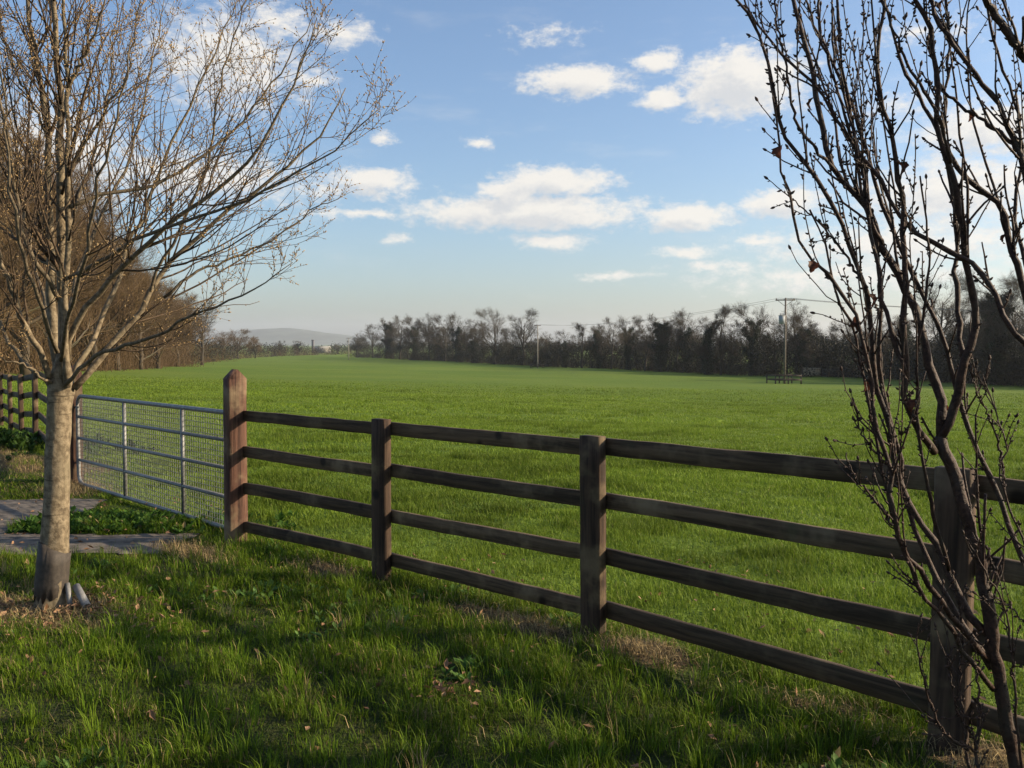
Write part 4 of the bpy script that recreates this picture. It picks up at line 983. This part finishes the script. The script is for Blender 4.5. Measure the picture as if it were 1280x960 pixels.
# ------------------------------------------------------------------ the brown wood on the left
WOODP = [bare_tree(s, PROTO_H, sp, fk, nl, tw * .65, dn, 0, na) for s, sp, fk, nl, tw, dn, na in [(31, .46, .12, 17, .016, 1.1, 0), (32, .42, .10, 16, .016, 1.1, .1), (33, .48, .14, 17, .016, 1.05, 0)]]
def wood_tree(px, py, Y, pr, wide, label):
    x = (px - 640) / FX * Y; z = float(gz(x, Y)); H = (CAM_Z + (430 - py) / FX * Y - z) * 1.04
    o = empty('bare_tree', (x, Y, z - .1), label, 'tree', 'brown bare trees of the wood on the left', px * .37)
    s = H / WOODP[pr][3]; o.scale = (s * wide * 1.08, s * wide * 1.08, s)
    link('trunk', WOODP[pr][0], M_wood_bark, o); link('crown', WOODP[pr][1], M_wood_twig, o)
for args in [(-95, 110, 52, 0, 1.0, 'tall brown bare tree at the near end of the wood, outside the picture'), (-25, 150, 60, 1, 1.05, 'tall brown bare tree at the very edge of the picture behind the pale tree'), (32, 172, 70, 2, 1.0, 'tall dense brown tree seen right behind the stems of the pale tree'),
             (75, 222, 84, 0, 1.0, 'brown tree showing just right of the pale stems, tallest on that side'), (115, 268, 98, 1, 1.0, 'dense brown twiggy tree of the wood, second to step down towards the field'), (-60, 210, 80, 2, 1.0, 'brown bare tree deep in the wood, outside the picture'), (20, 245, 92, 1, 1.1, 'brown tree standing deep in the wood behind the front row'),
             (148, 300, 112, 2, 1.05, 'reddish brown rounded tree of the wood, third to step down towards the field'), (176, 338, 130, 0, 1.1, 'brown rounded tree of the wood, fourth to step down towards the field'), (198, 352, 150, 1, 1.1, 'low brown tree above the red fence near the end of the wood'),
             (222, 368, 175, 2, 1.1, 'brown tree beside the lone grey tree at the end of the wood')]:
    wood_tree(*args)
for k, (px, py, Y) in enumerate([(55, 210, 95), (96, 262, 112), (130, 300, 128), (162, 345, 145), (-10, 160, 88), (186, 362, 165), (210, 372, 190), (235, 380, 215)]):
    wood_tree(px, py, Y, k % 3, 1.15, 'brown tree of the second row, standing behind the front row of the left wood')
def single(px, py, Y, pr, wide, label, mats=(M_far_bark, M_far_twig), kind='bare', group=None):
    x = (px - 640) / FX * Y; z = float(gz(x, Y)); H = CAM_Z + (430 - py) / FX * Y - z
    far_tree(x, Y, H * 1.05, kind, pr, label, group, mats, px * .2, wide)
single(252, 371, 205, 0, 1.1, 'grey round-headed bare tree standing at the end of the brown wood')
for q in [(278, 416, 330, 3, 1.5, 'wide low bush-like bare tree right of the lone grey tree'), (298, 412, 360, 0, 1.4, 'low rounded brown tree on the skyline left of the hill'), (318, 421, 400, 2, 1.5, 'small tapering tree at the foot of the hill')]:
    single(*q, (M_wood_bark, M_wood_twig), 'bare', 'low trees before the hill')
for q in [(350, 426, 560, 1, 1.3, 'small bare tree in the distant hedge under the hill top'), (372, 426, 600, 0, 1.4, 'small bare tree in the distant hedge left of the dark chimney'), (422, 430, 620, 3, 1.5, 'small dark tree in the distant hedge right of the pale shed')]:
    single(*q, (M_far_bark, M_far_twig), 'ivy', 'trees of the distant hedge')
n = 620
Yw = rs.uniform(46, 190, n); pw = np.interp(Yw, [46, 70, 100, 130, 160, 190], [-190, -20, 95, 150, 190, 225]) + rs.normal(size=n) * 14 - 8
C = np.stack([(pw - 640) / FX * Yw, Yw, np.zeros(n)], -1); C[:, 2] = gz(C[:, 0], C[:, 1]) + .5 + 9.0 * rs.random(n) ** 1.5
scrub('underbrush', C, rs.uniform(1.2, 2.6, n), 90, .10, M_brown_scrub, 'brown leafless underbrush filling the wood on the left below its trees', 3500, M_wood_twig, 6, 1.6)
n = 240
ph = rs.uniform(225, 450, n); Yh = np.interp(ph, [225, 270, 330, 450], [210, 300, 460, 640]) + rs.normal(size=n) * 8
C = np.stack([(ph - 640) / FX * Yh, Yh, np.zeros(n)], -1); C[:, 2] = gz(C[:, 0], C[:, 1]) + rs.uniform(.3, 4.6, n) * np.interp(ph, [225, 300, 340, 450], [1.1, 1.2, .9, .9])
scrub('distant_hedge', C, rs.uniform(1.6, 3.2, n), 60, .22, M_scrub, 'distant dark hedge closing the field below the hill', 1500, M_wood_twig, 7)
# trees and hedges between the field's end and the hills
n = 420
ph = rs.uniform(150, 1500, n); Yh = rs.uniform(700, 1300, n)
C = np.stack([(ph - 640) / FX * Yh, Yh, np.zeros(n)], -1); C[:, 2] = gz(C[:, 0], C[:, 1]) + rs.uniform(0, 5, n)
scrub('distant_woodland', C, rs.uniform(3, 6, n), 50, .6, M_scrub, 'dark woodland far beyond the field below the hill', 0, None, 8)

# far red-brown post and rail fence before the wood
ff0 = np.array([-62.0, 132.0]); ff1 = np.array([-128.0, 360.0])
ffe = empty('post_and_rail_fence', (ff0[0], ff0[1], float(gz(*ff0))), 'long reddish post and rail fence along the edge of the brown wood', 'fence')
nP = 66; org = np.array(ffe.location)
fp = np.array([ff0 + (ff1 - ff0) * t for t in np.linspace(0, 1, nP)]); fz = gz(fp[:, 0], fp[:, 1])
pm = board('post', 1.4, .14, .12, 2, .0, True)
for k in range(nP): link('post', pm, M_far_fence, ffe, (fp[k, 0] - org[0], fp[k, 1] - org[1], fz[k] - org[2] - .1))
for z in (.35, .75, 1.15):
    P = np.stack([fp[:, 0], fp[:, 1], fz + z], -1) - org
    V, F = tubes(P, np.full(nP, .075), 4, True)
    link('rail', np_mesh('rail', V, F), M_far_fence, ffe)

# ------------------------------------------------------------------ electricity poles, cables, timber guards
def pole(px, base, H, Y, label, trafo=False, arm_rz=0.0, guard=True):
    x = (px - 640) / FX * Y; z = float(gz(x, Y))
    o = empty('electricity_pole', (x, Y, z), label, 'utility pole', None, arm_rz)
    link('shaft', Acc().tubes(np.array([[0, 0, -.5], [0, 0, H]]), np.array([.14, .10]), 10).mesh('shaft', True), M_pole if trafo else M_pole_pale, o)
    link('crossarm', Acc().box((0, .14, H - .25), (2.3 if trafo else 1.5, .11, .13)).mesh('crossarm'), M_guard, o)
    for s in (-1.0, 0.0, 1.0):
        link('insulator', Acc().tubes(np.array([[s * (1.05 if trafo else .68), .14, H - .19], [s * (1.05 if trafo else .68), .14, H - .02]]), np.array([.06, .045]), 8).mesh('insulator'), M_ceramic, o)
    if trafo:
        t = link('transformer', Acc().box((-.42, -.05, H - 2.6), (.62, .55, .95)).box((-.42, -.05, H - 2.1), (.70, .62, .06)).mesh('transformer'), M_trafo, o)
        for s in (-.2, 0, .2):
            link('bushing', Acc().tubes(np.array([[-.42 + s, -.05, H - 2.08], [-.42 + s, -.05, H - 1.8]]), np.array([.05, .03]), 6).mesh('bushing'), M_ceramic, t)
        link('brace', Acc().tubes(np.array([[-.9, .14, H - .3], [0, .14, H - 1.0], [.9, .14, H - .3]]), np.full(3, .03), 4).mesh('brace'), M_guard, o)
    return np.array([x, Y, z + H]), o
YP1, YP2 = 110.0, 216.0
t1, o1 = pole(981, 482, 10.2, YP1, 'tall wooden electricity pole with crossarm and grey transformer in the field', True, 0.0)
t2, o2 = pole(672, 461, 10.2, YP2, 'thin distant wooden electricity pole before the far tree line', False, 0.1)
t3, o3 = pole(436, 447, 8.4, 352, 'pale faraway electricity pole at the left end of the far tree line', False, .3)
xo = 92.0; zo = float(gz(xo, 122))
o4 = copy_tree(o2); o4.location = (xo, 122, zo); setp(o4, 'wooden electricity pole on the right field edge, outside the picture', 'utility pole')
t4 = np.array([xo, 122, zo + 10.2])
def span(a, c, label, offs, sag):
    o = empty('overhead_cable', a, label, 'power line')
    for s in offs:
        u = np.linspace(0, 1, 24)[:, None]
        P = (c - a) * u + np.array([s, .14, -.02 + 0 * s]) ; P[:, 2] -= (4 * sag * u * (1 - u))[:, 0]
        link('wire', Acc().tubes(P, np.full(24, .016), 4).mesh('wire'), M_cable, o)
span(t1, t2, 'pair of thin overhead wires sagging between the transformer pole and the distant pole', (-.68, .68), 1.2)
span(t1, t4, 'thin overhead wires leading from the transformer pole towards the bare shrub', (-.68, .0, .68), .9)
span(t2, t3, 'thin overhead wires from the distant pole to the faraway pole at the tree line end', (-.68, .68), 1.4)
def guard(px0, px1, Y, h, label, d=2.6, tilt=0.0, post_n=3):
    x0 = (px0 - 640) / FX * Y; x1 = (px1 - 640) / FX * Y; cx_ = (x0 + x1) / 2; z = float(gz(cx_, Y))
    w = x1 - x0
    o = empty('timber_guard', (cx_, Y, z), label, 'guard rail', None, .12)
    pm = board('post', h + .3, .13, .13, 2, 0, True)
    for sx in np.linspace(-.5, .5, post_n):
        for sy in (-.5, .5):
            link('post', pm, M_guard, o, (sx * w, sy * d, -.3))
    for zz_ in (h * .45, h * .9):
        for sy in (-.5, .5):
            r = link('rail', board('rail', w, .16, .05, 4, .004), M_guard, o, (-w / 2, sy * d - .09, zz_))
        for sx in (-.5, .5):
            r = link('rail', board('rail', d, .16, .05, 4, .004), M_guard, o, (sx * w + .09, -d / 2, zz_)); r.rotation_euler = (0, 0, PI / 2)
guard(963.5, 996.5, YP1, 1.12, 'square dark timber rail guard round the foot of the transformer pole')
guard(664, 679, YP2, 1.0, 'small timber rail guard round the foot of the distant pole', 2.4, 0, 2)

# pale gate and dark wall in the hedgerow
Yg = 146.0
xg0, xg1 = (1004 - 640) / FX * Yg, (1026 - 640) / FX * Yg; zg = float(gz((xg0 + xg1) / 2, Yg))
pg = empty('timber_gate', ((xg0 + xg1) / 2, Yg, zg), 'small pale close-boarded gate in the dark hedgerow right of the transformer pole', 'gate')
A = Acc(); wd = xg1 - xg0
for k, xx in enumerate(np.linspace(-wd / 2 + .09, wd / 2 - .09, 15)): A.box((xx, 0, .78 + .02 * math.sin(k * 2.1)), (.155, .03, 1.25))
link('board_panel', A.mesh('board_panel'), M_pale_gate, pg)
for zz_ in (.4, 1.2): link('rail', Acc().box((0, -.035, zz_), (wd, .035, .12)).mesh('rail'), M_pale_gate, pg)
for s in (-1, 1): link('post', Acc().box((s * (wd / 2 + .09), 0, .7), (.15, .15, 1.6)).mesh('post'), M_guard, pg)
A = Acc()
for k in range(16):
    xx = xg1 + .5 + k * .72; yy = Yg - k * .45
    A.box((xx, yy, float(gz(xx, yy)) + .5), (.86, .35, 1.35 + .05 * math.sin(k * 1.9)), -.56)
setp(link('boundary_wall', A.mesh('boundary_wall'), M_wall), 'low dark boundary wall in the shade right of the pale gate', 'wall')

# farm buildings far off
Yb = 660.0
xb = (391.5 - 640) / FX * Yb
bt = empty('farm_building', (xb, Yb, float(gz(xb, Yb))), 'faraway low pale shed with a tall dark chimney tower, below the hill', 'building')
link('tower', Acc().box((0, 0, 4.6), (1.6, 1.6, 9.2)).box((0, 0, 9.3), (1.9, 1.9, .5)).mesh('tower'), M_slate, bt)
link('wall', Acc().box((6.2, 3, 1.7), (10.5, 5, 3.4)).mesh('wall'), M_render, bt)
A = Acc(); A.add([[.6, .2, 3.4], [11.8, .2, 3.4], [11.8, 3, 5.0], [.6, 3, 5.0], [.6, 5.8, 3.4], [11.8, 5.8, 3.4]], [[[0, 1, 2, 3], [3, 2, 5, 4]], [[0, 3, 4], [1, 5, 2]]])
link('roof', A.mesh('roof'), M_render, bt)

# ------------------------------------------------------------------ grass
def blades(p0, h, w, ang, lean, tint, rg, seg2=True):
    N = len(p0)
    dx = np.cos(ang); dy = np.sin(ang)
    side = np.stack([-dy, dx, np.zeros(N)], -1) * (w / 2)[:, None]
    ld = np.stack([dx, dy, np.zeros(N)], -1) * (lean * h)[:, None]
    up_ = np.stack([np.zeros(N), np.zeros(N), h], -1)
    tip_drop = np.sqrt(np.clip(1 - .6 * lean ** 2, .15, 1))[:, None]
    tip = p0 + ld + up_ * tip_drop
    if not seg2:
        V = np.stack([p0 - side, p0 + side, tip], 1).reshape(-1, 3)
        F = [np.arange(N * 3).reshape(N, 3)]; T = np.repeat(tint, 3, 0)
        return V, F, T
    mid = p0 + ld * .30 + up_ * .58
    V = np.stack([p0 - side, p0 + side, mid + side * .8, mid - side * .8, tip], 1).reshape(-1, 3)
    o_ = (np.arange(N) * 5)[:, None]
    F = [o_ + np.array([[0, 1, 2, 3]]), o_ + np.array([[3, 2, 4]])]
    return V, F, np.repeat(tint, 5, 0)
def grass_tint(rg, n, lo, hi, dry=.06, dryc=(.26, .20, .09)):
    t = rg.random((n, 1)); c = np.array(lo) * (1 - t) + np.array(hi) * t
    c = c * rg.uniform(.75, 1.25, (n, 1))
    d = rg.random(n) < dry
    c[d] = np.array(dryc) * rg.uniform(.7, 1.3, (d.sum(), 1))
    return c
def frustum(x, y, m=1.3): return (np.abs(x) < .56 * y + m) & (y > 2.5)
rgz = np.random.default_rng(99)
def scatter(n, x0, x1, y0, y1, cond):
    x = rgz.uniform(x0, x1, n); y = rgz.uniform(y0, y1, n)
    k = cond(x, y); return x[k], y[k]
# --- verge: long rough grass on the near side of the fence
A = Acc()
def verge_ok(x, y):
    tr = np.hypot((x - TREE[0]) / 1.0, (y - TREE[1] + .05) / .8)
    return frustum(x, y) & (fside(x, y) < .12) & (~inpath(x, y, -.02)) & (rgz.random(len(x)) > bare(x, y) * 1.25) & (tr > .16)
x, y = scatter(900000, -9.5, 4.6, 2.5, 13.5, verge_ok)
hn = vnoise(x, y, 1.5); hn2 = vnoise(x + 40, y, 4.5)
keep = rgz.random(len(x)) < (.22 + 1.0 * hn2) * np.clip(7.5 / (y + 1.5), .25, 1.0)
x, y, hn, hn2 = x[keep], y[keep], hn[keep], hn2[keep]
h = (.016 + .088 * hn * hn * hn2 + .036 * hn2) * rgz.uniform(.5, 1.3, len(x))
pathside = (y > 8.3); h = np.where(pathside, h * .7, h)
near = inpath(x, y, .12); h = np.where(near, h * .6, h)
pn = vnoise(x + 9, y + 5, .8)[:, None]  # random tint patches imitate sunlit and shaded spots in the verge
tint = grass_tint(rgz, len(x), (.052, .106, .006), (.150, .212, .015), .06) * (.55 + .8 * pn)
V, F, T = blades(np.stack([x, y, gz(x, y) - .006], -1), h, rgz.uniform(.0022, .0046, len(x)) * np.clip(y / 5, 1, 2), rgz.uniform(0, 2 * PI, len(x)), rgz.uniform(.1, .95, len(x)), tint, rgz)
A.add(V, F, tint=T)
# thicker tufts
ntf = 2200
tx, ty = scatter(ntf * 3, -6.5, 3.5, 2.6, 9.0, verge_ok)
tx, ty = tx[:ntf], ty[:ntf]
nb = 26; bx = np.repeat(tx, nb) + rgz.normal(size=len(tx) * nb) * .028; by = np.repeat(ty, nb) + rgz.normal(size=len(tx) * nb) * .028
hh = np.repeat(rgz.uniform(.05, .155, len(tx)), nb) * rgz.uniform(.5, 1.15, len(bx))
ang = np.arctan2(by - np.repeat(ty, nb), bx - np.repeat(tx, nb)) + rgz.normal(size=len(bx)) * .6
tone = np.repeat(rgz.uniform(.7, 1.35, len(tx)), nb)[:, None]
dryt = np.repeat(rgz.random(len(tx)) < .025, nb)
V, F, T = blades(np.stack([bx, by, gz(bx, by) - .006], -1), hh, rgz.uniform(.0022, .0044, len(bx)), ang, rgz.uniform(.15, .9, len(bx)), np.where(dryt[:, None], grass_tint(rgz, len(bx), (.20, .15, .07), (.36, .27, .14), 0), grass_tint(rgz, len(bx), (.054, .112, .006), (.146, .210, .015), .05)) * tone, rgz)
A.add(V, F, tint=T)
setp(link('verge_grass', A.mesh('verge_grass'), M_grass), 'long rough green grass on the near side of the fence', None, None, 'stuff')
# --- field: shorter even grass beyond the fence
A = Acc()
fok = lambda x, y: frustum(x, y, 1.5) & (fside(x, y) > -.05) & (rgz.random(len(x)) > bare(x, y) * 1.2)
def field_band(n, y0, y1, hmin, hmax, w, seg2, xr):
    x, y = scatter(n, -xr, xr, y0, y1, fok)
    c1 = vnoise(x, y, 1.1); c2 = vnoise(x + 17, y, 3.3); c3 = .6 * vnoise(x, y + 31, .25) + .4 * vnoise(x * .35, y + 70, .5)
    k = (rgz.random(len(x)) < .45 + .6 * c2) & (rgz.random(len(x)) > np.clip((y - 35) / 50, 0, 1)); x, y, c1, c2, c3 = x[k], y[k], c1[k], c2[k], c3[k]
    h = (hmin + (hmax - hmin) * (c1 * .5 + c2 * .5) ** 1.3) * rgz.uniform(.55, 1.25, len(x))
    t = grass_tint(rgz, len(x), (.102, .168, .014), (.176, .236, .028), .012, (.24, .23, .08)) * (.62 + .5 * c3 + .32 * c1)[:, None]
    tus = np.clip((vnoise(x + 5, y + 9, .75) * .6 + vnoise(x + 3, y - 4, 2.1) * .4 - .66) / .06, 0, 1)
    h = h * (1 + .6 * tus); t = t * (1 - .22 * tus)[:, None]
    V, F, T = blades(np.stack([x, y, gz(x, y) - .006], -1), h, rgz.uniform(.7, 1.3, len(x)) * w, rgz.uniform(0, 2 * PI, len(x)), rgz.uniform(.1, .9, len(x)), t, rgz, seg2)
    A.add(V, F, tint=T)
field_band(420000, 2.4, 9, .022, .10, .0045, True, 7)
field_band(420000, 9, 15, .022, .10, .007, True, 10.5)
field_band(420000, 15, 26, .022, .10, .014, False, 17)
field_band(360000, 26, 48, .022, .10, .026, False, 30)
field_band(420000, 48, 85, .03, .11, .04, False, 52)
setp(link('field_grass', A.mesh('field_grass'), M_grass), 'short even green grass of the wide field', None, None, 'stuff')
# --- dry stalks in the bare places
A = Acc()
X = []; Y_ = []
for (bx, by, rx, ry, s) in BARE:
    n = int(1500 * min(rx * ry * 6, 3) * s)
    u = rgz.normal(size=n) * rx * .6; v = rgz.normal(size=n) * ry * .6
    X.append(bx + u * FD[0] + v * FN[0]); Y_.append(by + u * FD[1] + v * FN[1])
X.append(rgz.uniform(-5, 3, 1300)); Y_.append(rgz.uniform(2.8, 8, 1300))
x = np.concatenate(X); y = np.concatenate(Y_); k = ~inpath(x, y, -.05) & (fside(x, y) < .5) & (np.hypot(x - TREE[0], y - TREE[1]) > .15); x, y = x[k], y[k]
n = len(x)
tint = (np.array([.24, .175, .08]) * (1 - rgz.random((n, 1))) + np.array([.38, .295, .15]) * rgz.random((n, 1)))
V, F, T = blades(np.stack([x, y, gz(x, y) - .004], -1), rgz.uniform(.03, .11, n), rgz.uniform(.002, .0045, n), rgz.uniform(0, 2 * PI, n), rgz.uniform(.5, 1.6, n), tint, rgz)
A.add(V, F, tint=T)
setp(link('dry_grass', A.mesh('dry_grass'), M_straw), 'dry straw-coloured grass lying at the fence posts and round the tree', None, None, 'stuff')
# --- broad-leaved weeds in the verge and over the track
def weed_leaves(x, y, n_leaf, size, lo, hi):
    N = len(x); idx = np.repeat(np.arange(N), n_leaf); M = len(idx)
    a = rgz.uniform(0, 2 * PI, M); L = np.repeat(size, n_leaf) * rgz.uniform(.6, 1.2, M); tilt = rgz.uniform(.25, 1.25, M)
    d = np.stack([np.cos(a) * np.cos(tilt), np.sin(a) * np.cos(tilt), np.sin(tilt)], -1); s = np.stack([-np.sin(a), np.cos(a), np.zeros(M)], -1)
    up_ = np.cross(d, s)
    p0 = np.stack([x[idx] + rgz.normal(size=M) * .01, y[idx] + rgz.normal(size=M) * .01, gz(x[idx], y[idx])], -1)
    w = (L * rgz.uniform(.14, .24, M))[:, None]; L = L[:, None]
    V = np.stack([p0, p0 + d * L * .35 + s * w * .7 , p0 + d * L * .7 + s * w - up_ * L * .03, p0 + d * L - up_ * L * .12, p0 + d * L * .7 - s * w - up_ * L * .03, p0 + d * L * .35 - s * w * .7], 1).reshape(-1, 3)
    o_ = (np.arange(M) * 6)[:, None]
    F = [o_ + np.array([[0, 1, 2, 3]]), o_ + np.array([[0, 3, 4, 5]])]
    return V, F, np.repeat(grass_tint(rgz, M, lo, hi, .02), 6, 0)
A = Acc()
x, y = scatter(5200, -6, 3.5, 2.6, 8.5, verge_ok); k = vnoise(x, y, 1.3) > .60; x, y = x[k], y[k]
V, F, T = weed_leaves(x, y, 6, rgz.uniform(.035, .085, len(x)), (.05, .11, .02), (.11, .19, .05)); A.add(V, F, tint=T)
x = rgz.normal(size=1800) * .75 - 4.35; y = rgz.normal(size=1800) * .25 + 8.85
k = (y > 8.42) & (y < 9.4) & (x > -4.65); x, y = x[k], y[k]
V, F, T = weed_leaves(x, y, 8, rgz.uniform(.05, .11, len(x)), (.03, .075, .010), (.07, .135, .022)); A.add(V, F, tint=T)
x = rgz.normal(size=700) * 1.0 - 8.4; y = rgz.normal(size=700) * .7 + 14.4
V, F, T = weed_leaves(x, y, 8, rgz.uniform(.08, .2, len(x)), (.018, .042, .008), (.045, .085, .016)); A.add(V, F, tint=T)
setp(link('weeds', A.mesh('weeds'), M_grass), 'broad-leaved green weeds growing in the verge and over the track', None, None, 'stuff')
# --- fallen leaves
A = Acc()
X = [rgz.uniform(-5, 3, 520), rgz.uniform(-8, -3, 260), TREE[0] + rgz.normal(size=420) * .45, np.full(40, .0) + rgz.normal(size=40) * .08 - .33]
Y_ = [rgz.uniform(2.9, 7.5, 520), rgz.uniform(7.6, 10.3, 260), TREE[1] - .05 + rgz.normal(size=420) * .26, rgz.normal(size=40) * .08 + 4.55]
x = np.concatenate(X); y = np.concatenate(Y_); n = len(x)
p0 = np.stack([x, y, gz(x, y) + rgz.uniform(.006, .055, n)], -1)
a = nrm(rgz.normal(size=(n, 3)) * np.array([1, 1, .45])); c = nrm(np.cross(a, rgz.normal(size=(n, 3)) * .5 + np.array([0, 0, 1.0]))); up_ = np.cross(a, c)
s = rgz.uniform(.012, .032, n)[:, None]
V = np.stack([p0 - a * s, p0 + c * s * .5 - up_ * s * .2, p0 + a * s, p0 - c * s * .5 - up_ * s * .2, p0 + up_ * s * .22], 1).reshape(-1, 3)
o_ = (np.arange(n) * 5)[:, None]
F = [np.concatenate([o_ + np.array([[0, 1, 4]]), o_ + np.array([[1, 2, 4]]), o_ + np.array([[2, 3, 4]]), o_ + np.array([[3, 0, 4]])])]
tint = np.array([.16, .085, .045]) + rgz.random((n, 1)) * np.array([.20, .14, .09])
A.add(V, F, tint=np.repeat(tint, 5, 0))
setp(link('fallen_leaves', A.mesh('fallen_leaves'), M_litter), 'withered brown leaves scattered in the grass and heaped at the foot of the pale tree', None, None, 'stuff')

# ------------------------------------------------------------------ haze
def haze_box():
    m = bpy.data.materials.new('haze'); m.use_nodes = True
    t = m.node_tree; t.nodes.clear()
    v = t.nodes.new('ShaderNodeVolumePrincipled'); o_ = t.nodes.new('ShaderNodeOutputMaterial')
    v.inputs['Color'].default_value = (.86, .92, 1.0, 1); v.inputs['Density'].default_value = HAZE; v.inputs['Anisotropy'].default_value = 0.25
    t.links.new(v.outputs[0], o_.inputs['Volume'])
    A = Acc(); A.box((0, 0, 73), (14600, 14600, 166))
    setp(link('haze', A.mesh('haze'), m), kind='stuff')
HAZE = 0.00013
haze_box()
